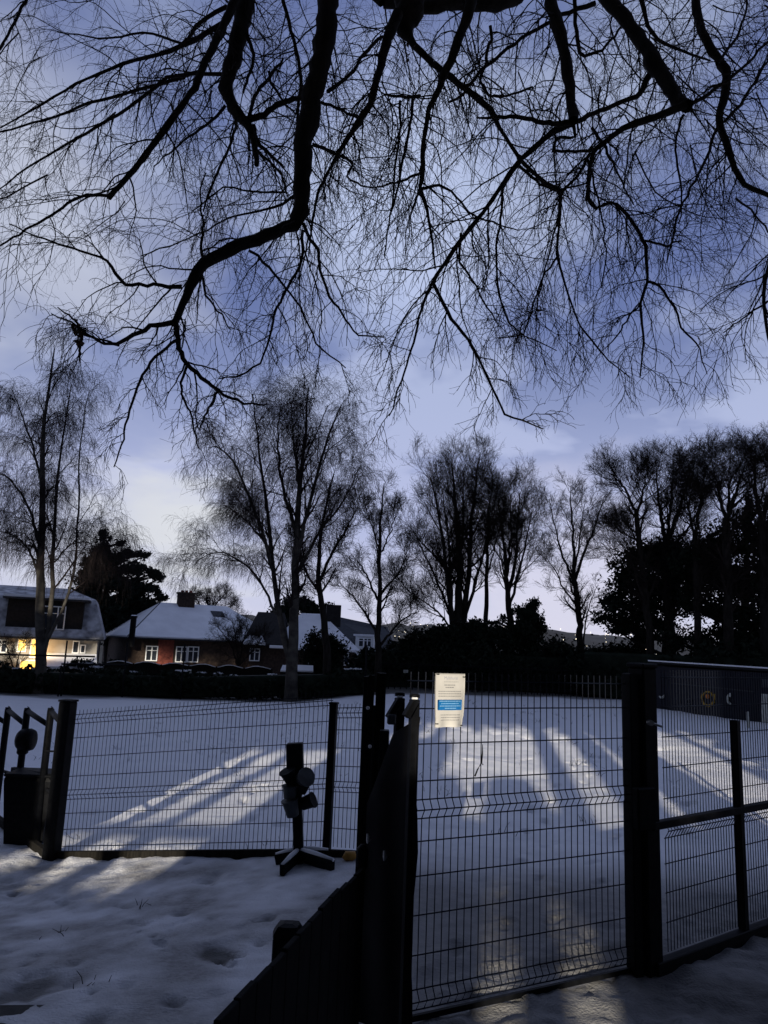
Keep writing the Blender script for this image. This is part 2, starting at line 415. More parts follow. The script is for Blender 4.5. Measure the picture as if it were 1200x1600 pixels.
    at = t.nodes.new('ShaderNodeAttribute'); at.attribute_name = 'trod'
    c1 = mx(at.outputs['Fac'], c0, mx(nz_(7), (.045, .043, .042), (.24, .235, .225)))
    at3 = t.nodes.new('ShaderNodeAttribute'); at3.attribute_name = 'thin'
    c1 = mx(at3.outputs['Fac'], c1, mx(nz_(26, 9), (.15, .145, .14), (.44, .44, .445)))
    at2 = t.nodes.new('ShaderNodeAttribute'); at2.attribute_name = 'bare'
    c2 = mx(at2.outputs['Fac'], c1, mx(nz_(22), (.012, .012, .010), (.05, .045, .03)))
    t.links.new(c2, b.inputs['Base Color'])
    bp = t.nodes.new('ShaderNodeBump'); bp.inputs['Strength'].default_value = .5; bp.inputs['Distance'].default_value = .03
    ad = t.nodes.new('ShaderNodeMath'); t.links.new(nz_(14, 8), ad.inputs[0]); t.links.new(nz_(60, 4), ad.inputs[1])
    t.links.new(ad.outputs[0], bp.inputs['Height']); t.links.new(bp.outputs[0], b.inputs['Normal'])
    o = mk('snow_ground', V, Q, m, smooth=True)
    for nm, A in (('trod', trod_shade), ('bare', bare), ('thin', shaded)):
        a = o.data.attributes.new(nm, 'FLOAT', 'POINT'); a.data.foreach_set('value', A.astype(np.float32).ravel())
    tag(o, kind='structure')
build_ground()

def build_hills():
    xs = np.linspace(-3500, 3500, 240)
    prof = 40 + 10 * np.sin(xs / 480 + 1) + 7 * np.sin(xs / 190 + .4) + np.array([9 * mnoise.noise((x / 60, 3.3, 0)) + 6 * mnoise.noise((x / 17, 9.1, 0)) for x in xs]) + np.clip(-xs - 100, 0, 600) * .09
    rows = [(900, -70), (1200, -40), (1500, .35), (1750, .8), (1950, 1.0), (2300, .8), (3200, -50)]
    V = []; n = len(xs)
    for (y, a) in rows:
        for j, x in enumerate(xs):
            z = a if a < -1 else prof[j] * a
            V.append((x, y + 60 * mnoise.noise((x / 300, y / 200, 1)), z + 6 * mnoise.noise((x / 40, y / 60, 5))))
    i = np.arange(n * len(rows)).reshape(len(rows), n)
    Q = np.stack([i[:-1, :-1], i[:-1, 1:], i[1:, 1:], i[1:, :-1]], -1).reshape(-1, 4)
    tag(mk('hills', V, Q, M['hill'], smooth=True), kind='structure')
    rng = np.random.default_rng(12); mb = MB()
    for k in range(230):
        x = rng.uniform(-150, 900) if k < 150 else rng.uniform(-900, 1400); y = rng.uniform(1150, 1800)
        j = int(np.clip((x + 3500) / 7000 * 239, 0, 239)); a = np.interp(y, [1200, 1500, 1750, 1950], [-.2, .35, .8, 1.0])
        z = prof[j] * a + rng.uniform(5, 12); s = rng.uniform(.35, .95) * y / 1500
        mb.tube([(x, y, z - s), (x, y, z), (x, y, z + s)], [s * .5, s, s * .4], 5)
    tag(mb.build('town_lights', M['townlight']), 'scattered town lights glittering on the far dark hillside', 'lights', kind='stuff')
build_hills()

# ------------------------------------------------------------------ mesh panels
def panel_wires(mb, A, B, zbot, ztop, folds, rows, pitch=.05, r=.0031, nrmv=None, depth=.03):
    """welded mesh between ground points A and B; folds: heights (relative) of the V creases"""
    A = Vector((A[0], A[1], 0)); B = Vector((B[0], B[1], 0)); d = (B - A); L = d.length; d.normalize()
    nv = Vector((d.y, -d.x, 0))
    prof = [(zbot, 0)]
    for fz in folds: prof += [(fz - .05, 0), (fz, depth), (fz + .05, 0)]
    prof.append((ztop, 0)); prof.sort()
    n = int(L / pitch)
    for i in range(n + 1):
        s = (i + .5) * L / (n + 1)
        dz = 0
        mb.tube([A + d * s + nv * o + Vector((0, 0, z)) for z, o in prof], r, 5)
    allr = list(rows)
    for fz in folds: allr += [fz - .05, fz, fz + .05]
    for z in allr:
        off = depth if z in folds else 0
        mb.tube([A + nv * (off + r * 1.6) + Vector((0, 0, z)), B + nv * (off + r * 1.6) + Vector((0, 0, z))], r * 1.25, 5)

# --- gate leaf
GA, GB = Vector((.17, 4.31, 0)), Vector((1.66, 5.08, 0))
gate = empty('mesh_gate', (GA + GB) / 2, 'navy wire mesh gate leaf carrying the white notice', 'gate')
mb = MB(); top = 1.85
panel_wires(mb, GA, GB, .08, top, [.13, 1.10], [.35, .55, .75, .93, 1.25, 1.45, 1.645, 1.80])
mb.build('mesh_panel', M['navy'], gate)
gd = (GB - GA).normalized()
mb = MB()
for z in (.04,): mb.bar(GA + Vector((0, 0, z)), GB + Vector((0, 0, z)), .025, .03)
mb.build('bottom_rail', M['black'], gate)
# --- gate post on the right (post, gate stile and lock)
gp = empty('gate_post', (1.76, 5.12, 0), 'thick black steel gate post with lock between gate and right fence', 'post')
mb = MB(); mb.box((1.70, 5.09, .93), (.075, .08, 1.88), math.atan2(gd.y, gd.x)); mb.build('gate_stile', M['black'], gp)
mb = MB(); mb.box((1.805, 5.15, .95), (.135, .135, 1.92), R(30)); mb.build('post', M['black'], gp)
mb = MB(); mb.box((1.805, 5.15, 1.925), (.15, .15, .03), R(30), .008); mb.build('post_cap', M['black'], gp)
mb = MB(); mb.box((1.76, 5.04, 1.02), (.16, .06, .26), math.atan2(gd.y, gd.x), .01); mb.build('lock_box', M['black'], gp)
mb = MB(); mb.tube([(1.80, 5.03, 1.56), (1.80, 4.98, 1.56)], .018, 10); mb.tube([(1.80, 4.99, 1.56), (1.87, 4.99, 1.54)], .008, 8); mb.build('bolt', M['galv'], gp)

# --- right fence: framed mesh running away to the right
RA = Vector((1.95, 5.22, 0)); rd = Vector((1.38, 1.0, 0)).normalized()
rf = empty('mesh_fence', RA, 'dark framed mesh fence with a mid rail, right of the gate post', 'fence')
RC = RA + rd * 3.2; RP = RA + rd * .93
mb = MB(); panel_wires(mb, RA, RC, .1, 1.9, [.85], [.28, .46, .64, 1.05, 1.25, 1.45, 1.65, 1.85], pitch=.036); mb.build('mesh_panel', M['navy'], rf)
for k, p in enumerate((RP, RC)):
    mb = MB(); mb.box((p.x, p.y - .03, .78 if k == 0 else .95), (.055, .055, 1.52 if k == 0 else 1.9), math.atan2(rd.y, rd.x)); mb.build('post', M['black'], rf)
mb = MB(); mb.bar(RA - rd * .16 + Vector((0, -.035, .90)), RC + Vector((0, -.035, .90)), .05, .05); mb.build('mid_rail', M['black'], rf)
mb = MB(); mb.bar(RA - rd * .16 + Vector((0, -.03, .04)), RC + Vector((0, -.03, .04)), .07, .09); mb.build('bottom_rail', M['black'], rf)

# --- left fence
LA = Vector((-3.49, 8.86, 0)); LM = Vector((-.44, 7.97, 0)); LE = Vector((-.02, 7.75, 0))
lf = empty('mesh_fence', (LM.x, LM.y, gzf(LM.x, LM.y)), 'long low navy mesh fence crossing the snow left of the timber posts', 'fence')
def sloped_panel(A, B, za, zb, name, parent, H, folds, rows, pitch=.05):
    mb = MB(); panel_wires(mb, A, B, 0.02, H, folds, rows, pitch, r=.0034)
    d = (B - A); L2 = d.x * d.x + d.y * d.y
    V = []
    for v in mb.v:
        s = ((v[0] - A.x) * d.x + (v[1] - A.y) * d.y) / L2
        V.append((v[0], v[1], v[2] + za + (zb - za) * s))
    return mk(name, V, mb.f, M['navy'], parent)
sloped_panel(LA, LM, -.50, -.10, 'mesh_panel', lf, 1.66 - .06, [1.50, .67], [.12, .30, .47, .87, 1.08, 1.29], .05)
sloped_panel(LM, LE, -.06, -.02, 'mesh_panel', lf, 1.42, [1.33, .60], [.2, .40, .80, .98, 1.16])
for (p, zt, wd) in ((LA + Vector((-.06, .0, 0)), 1.20, .15), (LM, 1.36, .075), (LE + Vector((.02, .0, 0)), 1.36, .06)):
    z0 = gzf(p.x, p.y); mb = MB(); mb.box((p.x, p.y - .05, (zt + z0 - .15) / 2), (wd, wd, zt - z0 + .15), math.atan2(-.28, 1)); mb.box((p.x, p.y - .05, zt + .012), (wd + .012, wd + .012, .024), math.atan2(-.28, 1), .005)
    mb.build('post', M['black'], lf)
mb = MB()
for (a, b) in ((LA, LM), (LM, LE)):
    mb.bar(a + Vector((0, -.06, gzf(a.x, a.y) + .02)), b + Vector((0, -.06, gzf(b.x, b.y) + .025)), .05, .10)
mb.build('gravel_board', M['dark_timber'], lf)

# --- handrail fence with bin at the far left
LZ = Vector((-4.95, 10.35, 0)); ld = (LZ - LA)
hr = empty('handrail_fence', (LZ.x, LZ.y, gzf(LZ.x, LZ.y)), 'black stepped tubular handrail fence at the left edge', 'fence')
posts = [(80, 1107, 9.25), (43, 1107, 9.75), (13, 1106, 10.3), (-22, 1106, 10.9)]
tops = []
for (px, py, Y) in posts:
    p = W(px, py, Y); z0 = gzf(p.x, p.y); tops.append(p)
    mb = MB(); mb.tube([(p.x, p.y, z0 - .1), (p.x, p.y, p.z - .03), (p.x, p.y, p.z), (p.x + .01, p.y, p.z + .015)], [.042, .042, .038, .02], 10); mb.build('post', M['black'], hr, True)
nxt = [Vector((LA.x - .06, LA.y - .05, tops[0].z - .16))] + [Vector((t.x, t.y, t.z - .2)) for t in tops[:3]]
for t, e in zip(tops, nxt):
    mb = MB(); mb.tube([t - Vector((0, 0, .03)), t.lerp(e, .4) - Vector((0, 0, .02)), e], [.034, .032, .030], 8); mb.build('rail', M['black'], hr, True)
a, b = W(20, 1203, 9.7), W(90, 1215, 9.2)
mb = MB(); mb.bar(a, b, .06, .07); mb.build('cross_bar', M['black'], hr)
mb = MB(); mb.bar((LA.x - .1, LA.y - .05, gzf(LA.x, LA.y) + .03), (LZ.x, LZ.y, gzf(LZ.x, LZ.y) + .03), .07, .09); mb.build('base_rail', M['dark_timber'], hr)
for zz in (.62,):
    mb = MB(); mb.tube([(LA.x - .1, LA.y - .02, zz - .48), tuple(W(62, 1222, 9.6)), tuple(W(5, 1205, 10.4))], .022, 8); mb.build('rail', M['black'], hr, True)
hb = empty('dispenser', W(40, 1155, 9.72), 'rounded black dispenser fixed to the middle handrail post', 'dispenser')
c = W(41, 1156, 9.66)
mb = MB(); mb.tube([(c.x - .10, c.y, c.z), (c.x - .06, c.y, c.z), (c.x + .04, c.y, c.z), (c.x + .09, c.y, c.z), (c.x + .105, c.y, c.z)], [.10, .135, .14, .12, .06], 14); mb.build('housing', M['black'], hb, True)
mb = MB(); mb.box((c.x - .02, c.y - .02, c.z - .13), (.12, .10, .09), 0, .02); mb.build('nozzle', M['black'], hb)
p = groundhit(45, 1310)
binp = W(46, 1262, 9.35); z0 = gzf(binp.x, binp.y)
bn = empty('litter_bin', (binp.x, binp.y, z0), 'square black litter bin standing against the handrail fence', 'bin')
zt = W(46, 1212, 9.35).z
mb = MB()
V = []
for (z, wd, dp) in ((z0, .22, .18), (zt - .04, .29, .22), (zt, .28, .21)):
    for (sx, sy) in ((-1, -1), (1, -1), (1, 1), (-1, 1)): V.append((binp.x + sx * wd, binp.y + sy * dp + .1, z))
Fc = [[0, 1, 2, 3][::-1]] + [[r * 4 + k, r * 4 + (k + 1) % 4, r * 4 + 4 + (k + 1) % 4, r * 4 + 4 + k] for r in range(2) for k in range(4)] + [[8, 9, 10, 11]]
mb.add(V, Fc); mb.build('body', M['black'], bn)
mb = MB(); mb.box((binp.x, binp.y + .1, zt + .02), (.60, .46, .035), 0, .012); mb.build('lid', M['black'], bn)
pk = W(82, 1174, 9.2)
mb = MB(); mb.tube([pk + Vector((-.1, 0, 0)), pk, pk + Vector((.06, 0, .01)), pk + Vector((.075, 0, -.02))], .012, 6)
tag(mb.build('coat_hook', M['black'], None), 'small dark hook sticking out of the nearest handrail post', 'hook')

# --- timber gate posts
def timber_post(px0, px1, pytop, Y, zb, label, mat, bolts=()):
    a = W(px0, pytop, Y); b = W(px1, pytop, Y); cx = (a.x + b.x) / 2; wd = b.x - a.x; zt = a.z
    o = empty('timber_post', (cx, Y, zb), label, 'post', 'timber gate posts')
    mb = MB()
    V = []; Fc = []; n = 9
    rng = random.Random(int(px0))
    for i in range(n):
        z = zb - .1 + (zt - zb + .1) * i / (n - 1)
        for (sx, sy) in ((-1, -1), (-.1, -1.04), (.1, -.94), (1, -1), (1, 1), (-1, 1)):
            V.append((cx + sx * wd / 2 + rng.gauss(0, .0015), Y + .05 + sy * .05 + rng.gauss(0, .001), z + (rng.uniform(-.006, .006) if i == n - 1 else 0)))
    for i in range(n - 1):
        for k in range(6): Fc.append([i * 6 + k, i * 6 + (k + 1) % 6, i * 6 + 6 + (k + 1) % 6, i * 6 + 6 + k])
    Fc.append([(n - 1) * 6 + k for k in range(6)]); mb.add(V, Fc); mb.build('post', mat, o)
    for (bx, by) in bolts:
        p = W(bx, by, Y - .012)
        mb = MB(); mb.tube([(p.x, Y + .0, p.z), (p.x, Y - .014, p.z), (p.x, Y - .018, p.z)], [.022, .02, .016], 12); mb.build('bolt_plate', M['black'], o)
        mb = MB(); mb.tube([(p.x, Y - .01, p.z), (p.x, Y - .024, p.z), (p.x, Y - .03, p.z)], [.0105, .0105, .006], 12); mb.build('bolt_head', M['reflector'], o)
    return o
timber_post(568.5, 585, 1056, 4.45, -.02, 'dark weathered timber post with two shiny white bolt heads', M['timber'], ((575, 1106), (578, 1166)))
timber_post(588, 604, 1051, 4.62, -.02, 'taller dark timber post with a pale chewed top, behind the bolted one', M['timber'])
a = W(597, 1095, 4.58)
mb = MB(); p = W(603, 1090, 4.5); zb = 0
mb.box((p.x, 4.52, .75), (.055, .09, 1.5)); 
# --- folded second leaf of the gate, covered in black sheeting, seen nearly edge on
og = empty('folded_gate', W(625, 1100, 4.2), 'folded open gate leaf wrapped in black sheeting with two capped posts', 'gate')
mb.build('hinge_stile', M['black'], og)
def capped(px, py, Y, wd, par):
    p = W(px, py, Y); mb = MB(); mb.box((p.x, Y, (p.z - .02) / 2 - .01), (wd, wd, p.z - .02), R(20)); mb.build('post', M['black'], par)
    mb = MB(); mb.tube([(p.x, Y, p.z - .02), (p.x, Y, p.z - .004), (p.x, Y, p.z + .002)], [wd * .62, wd * .62, wd * .4], 10); mb.build('post_cap', M['black'], par, True)
    mb = MB(); mb.box((p.x, Y - wd * .62, p.z - .022), (wd * .7, .012, .011), 0, .003); mb.build('reflective_band', M['reflector'], par)
    return p
p1 = capped(625, 1082, 4.30, .048, og); p2 = capped(648, 1084, 4.05, .046, og)
for (t, e, wd) in ((p1, W(607, 1122, 4.25), .045), (p2, W(634, 1120, 4.0), .045)):
    mb = MB(); mb.bar(Vector((t.x, t.y - .03, t.z - .035)), e, wd, .035); mb.build('brace', M['black'], og)
mb = MB(); q = W(612, 1124, 4.2); mb.box(q, (.05, .03, .055), 0, .008); mb.build('latch', M['bucket'], og)
# sheeting: a rippled, thick sheet between the stile and the outer posts
prng = np.random.default_rng(3)
def sheet(name, L, Rr, tops_, bots_, mat, par, th=.03, rip=.02, n=14, m=10):
    V = []
    for s in (0, 1):
        for j in range(m + 1):
            for i in range(n + 1):
                u = i / n; v = j / m
                P = L.lerp(Rr, u); zt_ = np.interp(u, [0, .5, 1], tops_); zb_ = np.interp(u, [0, .5, 1], bots_)
                o = rip * math.sin(u * 9 + v * 3) + rip * .7 * math.sin(v * 11 + u * 4)
                V.append((P.x + (.012 * math.sin(v * 13) if i == n else 0), P.y + o + s * th, zb_ + (zt_ - zb_) * v))
    k = (n + 1) * (m + 1); Fc = []
    for s in (0, 1):
        for j in range(m):
            for i in range(n):
                q = [s * k + j * (n + 1) + i, s * k + j * (n + 1) + i + 1, s * k + (j + 1) * (n + 1) + i + 1, s * k + (j + 1) * (n + 1) + i]
                Fc.append(q if s == 0 else q[::-1])
    rim = [j * (n + 1) for j in range(m + 1)] + [m * (n + 1) + i for i in range(1, n + 1)] + [j * (n + 1) + n for j in range(m - 1, -1, -1)] + [i for i in range(n - 1, 0, -1)]
    for i in range(len(rim)):
        a_, b_ = rim[i], rim[(i + 1) % len(rim)]; Fc.append([a_, b_, b_ + k, a_ + k])
    return mk(name, V, Fc, mat, par, smooth=True)
sL = W(571, 1300, 4.42); sR = W(653, 1200, 4.02)
sheet('sheeting', Vector((sL.x, sL.y, 0)), Vector((sR.x, sR.y, 0)), [W(596, 1260, 4.4).z, W(622, 1150, 4.2).z, W(650, 1120, 4.02).z], [-.02, -.02, -.02], M['rubber'], og)
for (px, py, Y) in ((574, 1318, 4.25), (600, 1345, 4.2)):
    q = W(px, py, Y); mb = MB(); mb.tube([q, q + Vector((.006, 0, .02)), q + Vector((.0, 0, .05))], [.004, .013, .006], 8); mb.build('hinge_pin', M['galv'], og)
q = W(566, 1335, 4.15); mb = MB(); mb.tube([(q.x, q.y, q.z - .06), (q.x, q.y, q.z), (q.x, q.y, q.z + .03), (q.x, q.y, q.z + .05)], [.03, .034, .03, .012], 10); mb.build('hinge_cap', M['black'], og, True)

# --- low boarded fence leading back to the viewer
bf = empty('board_fence', (-.2, 3.2, 0), 'low solid black board fence running from the timber posts to the viewer', 'fence')
A_, B_ = Vector((-.035, 4.12, 0)), Vector((-.72, 1.4, 0)); dd = (B_ - A_)
mb = MB()
nb = 20
for i in range(nb):
    a_ = A_ + dd * (i + .5) / nb
    zt_ = .852 - .006 * math.sin(i * 1.7) + (.02 * math.exp(-((i - 4) / 1.5) ** 2))
    mb.box((a_.x, a_.y, zt_ / 2), (dd.length / nb - .004, .025, zt_), math.atan2(dd.y, dd.x), .003)
mb.build('boards', M['rubber'], bf)
mb = MB(); mb.bar(A_ + Vector((-.035, 0, .25)), B_ + Vector((-.035, 0, .25)), .04, .08); mb.bar(A_ + Vector((-.035, 0, .68)), B_ + Vector((-.035, 0, .68)), .04, .08); mb.build('rail', M['dark_timber'], bf)
q = W(450, 1462, 3.32); zt_ = q.z
mb = MB(); mb.box((q.x, q.y, zt_ / 2), (.105, .10, zt_), R(-8), .006); mb.build('post', M['black'], bf)
mb = MB(); V = []
for (z, s_) in ((zt_, .062), (zt_ + .02, .062), (zt_ + .045, .045), (zt_ + .052, .02)):
    for k in range(12):
        a_ = 2 * math.pi * k / 12 + R(15); rr_ = s_ / max(abs(math.cos(a_)), abs(math.sin(a_))) ** .6
        V.append((q.x + rr_ * math.cos(a_), q.y + rr_ * math.sin(a_), z))
mb.add(V, [list(range(12))[::-1]] + [[r * 12 + k, r * 12 + (k + 1) % 12, r * 12 + 12 + (k + 1) % 12, r * 12 + 12 + k] for r in range(3) for k in range(12)] + [[36 + k for k in range(12)]]); mb.build('post_cap', M['black'], bf)

# --- notice on the gate
def text_obj(body, size, loc, rz, mat, parent, sx=1.):
    cu = bpy.data.curves.new('text', 'FONT'); cu.body = body; cu.size = size; cu.align_x = 'CENTER'; cu.align_y = 'CENTER'; cu.extrude = .0004
    o = bpy.data.objects.new('tmp', cu); COL.objects.link(o)
    dg = bpy.context.evaluated_depsgraph_get(); dg.update()
    me = bpy.data.meshes.new_from_object(o.evaluated_get(dg)); COL.objects.unlink(o); bpy.data.objects.remove(o)
    Mx = Matrix.Translation(loc) @ Matrix.Rotation(rz, 4, 'Z') @ Matrix.Rotation(R(90), 4, 'X') @ Matrix.Diagonal((sx, 1, 1, 1))
    me.transform(Mx)
    return [tuple(v.co) for v in me.vertices], [list(p.vertices) for p in me.polygons]
nl = W(679.5, 1094, 4.345); nr = W(725.5, 1094, 4.445)
nwd = math.hypot(nr.x - nl.x, nr.y - nl.y); nh = W(702, 1053, 4.45).z - W(702, 1136, 4.45).z
nc = (nl + nr) / 2; nrz = math.atan2(nr.y - nl.y, nr.x - nl.x)
nv_ = Vector((math.sin(nrz), -math.cos(nrz), 0)); ud = Vector((math.cos(nrz), math.sin(nrz), 0))
ntc = empty('notice', nc, 'white laminated notice with a blue band, tied to the gate mesh', 'notice')
def bulge(u, v):   # u,v in -1..1
    b = .0025 * math.cos(u * 1.5) + .010 * max(0, -v - .35) * math.sin((u + .1 * v) * 5) * 1.4
    b -= .012 * max(0, (-v - .55)) * max(0, abs(u) - .5) * 3
    return b
def NP(u, v, off=0.):
    return nc + ud * (u * nwd / 2 * (1 + .02 * math.sin(v * 2.5) - (.025 if v < -.6 else 0))) + Vector((0, 0, v * nh / 2)) + nv_ * (bulge(u, v) + off)
def npatch(u0, u1, v0, v1, off, n=8, m=4, th=.0008):
    V = []; Fc = []
    for s in (0, 1):
        for j in range(m + 1):
            for i in range(n + 1): V.append(NP(u0 + (u1 - u0) * i / n, v0 + (v1 - v0) * j / m, off - s * th))
    k = (n + 1) * (m + 1)
    for s in (0, 1):
        for j in range(m):
            for i in range(n):
                q = [s * k + j * (n + 1) + i, s * k + j * (n + 1) + i + 1, s * k + (j + 1) * (n + 1) + i + 1, s * k + (j + 1) * (n + 1) + i]
                Fc.append(q if s == 0 else q[::-1])
    rim = [j * (n + 1) for j in range(m + 1)] + [m * (n + 1) + i for i in range(1, n + 1)] + [j * (n + 1) + n for j in range(m - 1, -1, -1)] + [i for i in range(n - 1, 0, -1)]
    for i in range(len(rim)):
        a_, b_ = rim[i], rim[(i + 1) % len(rim)]; Fc.append([b_, a_, a_ + k, b_ + k])
    return V, Fc
def add_n(mb, *a, **k): mb.add(*npatch(*a, **k))
mb = MB(); add_n(mb, -1, 1, -1, 1, 0, n=24, m=30, th=.0015); sh = mb.build('sheet', M['paper'], ntc, True)
mb = MB(); V, Fc = text_obj('Mylnhurst', 1.0, (0, 0, 0), 0, None, None)
xs_ = [v[0] for v in V]; zs_ = [v[2] for v in V]; w0, w1, h0, h1 = min(xs_), max(xs_), min(zs_), max(zs_)
V = [NP(-.42 + .92 * (v[0] - w0) / (w1 - w0), .74 + .15 * (v[2] - h0) / (h1 - h0), .0012 - v[1] * .5) for v in V]; mb.add(V, Fc); mb.build('heading', M['heading'], sh)
def words(mb, u0, u1, v, hgt, seed, off=.0012):
    rg = random.Random(seed); u = u0
    while u < u1 - .02:
        l = min(rg.uniform(.06, .20), u1 - u); add_n(mb, u, u + l, v - hgt / 2, v + hgt / 2, off, n=2, m=1); u += l + .022
mb = MB(); words(mb, -.42, .55, .685, .012, 1); mb.build('strapline', M['ink'], sh)
mb = MB(); words(mb, -.40, .32, .565, .028, 2); words(mb, -.32, .25, .475, .028, 3); mb.build('subheading', M['ink'], sh); mb = MB()
for k, v in enumerate((.33, .24, .15)): words(mb, -.78, .76, v, .022, 10 + k)
mb.build('text_lines', M['ink'], sh); mb = MB()
for k, v in enumerate((-.545, -.64, -.735)): words(mb, -.62, .72, v, .022, 20 + k)
mb.build('text_lines', M['ink'], sh)
mb = MB(); add_n(mb, -.80, .80, -.37, .02, .0012, n=16, m=4); add_n(mb, -.83, .83, -.355, .005, .0010, n=16, m=4); bb = mb.build('blue_band', M['blue_print'], sh, True)
mb = MB()
for k, (v, a_, b_) in enumerate(((-.035, -.70, .72), (-.125, -.6, .6), (-.215, -.68, .72), (-.30, -.35, .42))): words(mb, a_, b_, v, .030, 30 + k, .0022)
mb.build('band_text', M['white_print'], bb)
for (u, v) in ((-.86, .97), (.90, .88), (-.9, -.86), (.93, -.95)):
    mb = MB(); c_ = NP(u, v, .003); mb.tube([c_ - nv_ * .01 - ud * .006, c_ + nv_ * .002 - ud * .006, c_ + nv_ * .003 + ud * .006, c_ - nv_ * .01 + ud * .006], .0028, 6); mb.build('cable_tie', M['black'], ntc)
# dry stalk caught in the gate mesh
a_, b_, c_ = W(754, 1163, 4.5), W(752, 1192, 4.5), W(742, 1213, 4.5)
mb = MB(); mb.tube([a_, a_.lerp(b_, .5) + Vector((.003, 0, 0)), b_], [.002, .004, .006], 6); mb.tube([b_, b_.lerp(c_, .5) - Vector((.003, 0, 0)), c_], [.004, .004, .005], 6); mb.tube([b_, W(755, 1195, 4.5)], .003, 6)
tag(mb.build('grass_stalk', M['straw']), 'bent dry stalk caught in the gate mesh', 'stalk')

# --- post with hanging buckets on a crossed foot
pb = groundhit(466, 1350); YB = pb.y
mp_ = empty('marker_post', pb, 'dark post hung with plastic buckets on a snowy crossed foot', 'post')
t1, t0_ = W(461, 1205, YB), W(468, 1347, YB)
wp = .095
mb = MB(); mb.bar(t0_ - Vector((0, 0, .05)), W(462, 1180, YB), wp, wp, up=(0, 1, 0)); mb.build('pole', M['black'], mp_)
mb = MB(); mb.bar(W(461.5, 1205, YB), W(460.5, 1161, YB), .165, .12, up=(0, 1, 0)); mb.build('head_box', M['black'], mp_)
def bucket(px, py, Y, ax, r0, r1, L, mat):
    p = W(px, py, Y); ax = Vector(ax).normalized(); b = MB()
    # open bucket: outer wall, rim, inner wall and bottom
    b.tube([p - ax * L / 2, p + ax * (L / 2 - .012), p + ax * (L / 2 - .012), p + ax * L / 2, p + ax * L / 2, p - ax * (L / 2 - .01)], [r0, r1, r1 + .008, r1 + .008, r1 - .006, r0 - .006], 16)
    b.build('bucket', mat, mp_, False)
bucket(452, 1213, YB - .08, (-.4, -.3, .9), .055, .075, .13, M['black'])
bucket(474, 1216, YB - .12, (.55, -.75, .35), .06, .085, .13, M['bucket'])
bucket(453, 1237, YB - .10, (0, -.1, 1), .06, .072, .12, M['bucket'])
bucket(471, 1228, YB - .06, (.2, -.1, .95), .06, .09, .13, M['black'])
bucket(455, 1262, YB - .10, (-.25, -.15, .95), .06, .078, .16, M['bucket'])
bucket(481, 1253, YB - .08, (.85, -.25, .4), .06, .07, .13, M['black'])
for (px, py) in ((430, 1352), (440, 1369), (520, 1362), (512, 1345)):
    e = groundhit(px, py); s_ = Vector((pb.x, pb.y, pb.z + .085)); e = e + Vector((0, 0, .05))
    mb = MB(); mb.bar(s_, e, .05, .10); ft = mb.build('foot', M['black'], mp_)
    mb = MB(); mb.tube([s_ + Vector((0, 0, .055)), s_.lerp(e, .5) + Vector((0, 0, .058)), e + Vector((0, 0, .052))], [.022, .024, .016], 7); mb.build('snow', M['roof_snow'], ft, True)
q = groundhit(546, 1347)
mb = MB(); mb.tube([q + Vector((-.05, .02, .02)), q + Vector((-.03, .02, .05)), q + Vector((.04, .02, .05)), q + Vector((.055, .02, .03))], [.03, .045, .045, .02], 10)
tag(mb.build('amber_block', M['cone'], None, True), 'small amber plastic block at the foot of the timber posts', 'block')
# stone edging in the near left corner
q = groundhit(45, 1585)
mb = MB()
for (dx, dy, sx, sy, sz, rz) in ((-.25, -.05, .8, .28, .12, .1), (.28, -.22, .22, .5, .1, .3)):
    mb.box((q.x + dx, q.y + dy, q.z - .05), (sx, sy, sz), rz, .03)
tag(mb.build('stone_edging', M['stone']), 'dark stone edging blocks half buried in snow, near left corner', 'edging')

# ------------------------------------------------------------------ field boundary
rngH = np.random.default_rng(21)
def hedge(name, pts, h, dp, n, size, label, cat='hedge', group=None, mat='leaf', snow=0, core=True):
    pts = [Vector((p[0], p[1], 0)) for p in pts]; o = empty(name, (pts[0].x, pts[0].y, gzf(pts[0].x, pts[0].y)), label, cat, group)
    blobs = []; corev = MB()
    for a_, b_ in zip(pts[:-1], pts[1:]):
        L = (b_ - a_).length; k = max(2, int(L / (.6 * h)))
        for i in range(k + 1):
            p = a_.lerp(b_, i / k); hh = h * rngH.uniform(.8, 1.2); z0 = gzf(p.x, p.y)
            blobs.append((p.x, p.y, z0 + hh * .5, h * .55, dp * .6, hh * .52))
        c_ = (a_ + b_) / 2
        if core:
            corev.bar((a_.x, a_.y, gzf(a_.x, a_.y) + h * .42), (b_.x, b_.y, gzf(b_.x, b_.y) + h * .42), dp * .7, h * .84)
    V, Q = leafcloud(blobs, n, size, rngH, shell=.9)
    mk('foliage', V, Q, M[mat], o)
    if core: corev.build('inner_growth', M[mat], o)
    if snow:
        Bs = [(b[0] + rngH.normal() * .3, b[1] + rngH.normal() * .1, b[2] + b[5] * .95, .22, .15, .03) for b in blobs for _ in range(2) if rngH.random() < snow]
        V, Q = leafcloud(Bs, 60 * len(Bs), .05, rngH, flat=.2); mk('snow', V, Q, M['roof_snow'], o)
    return o
hedge('hedge', [(-26, 30), (-14, 30.6), (-8, 31.4), (-.6, 32.6)], 1.0, 1.3, 15000, .13, 'long dark clipped hedge edging the left half of the field', snow=.3)
hedge('hedge', [(-.4, 36.2), (5, 36.6), (9.5, 36.4)], 2.0, 1.6, 12000, .15, 'dark hedge behind the vertical railings on the right')
hedge('hedge', [(9.8, 35.2), (13, 33), (19, 30), (26, 27)], 2.4, 2.0, 14000, .16, 'tall dark hedge behind the navy shed')

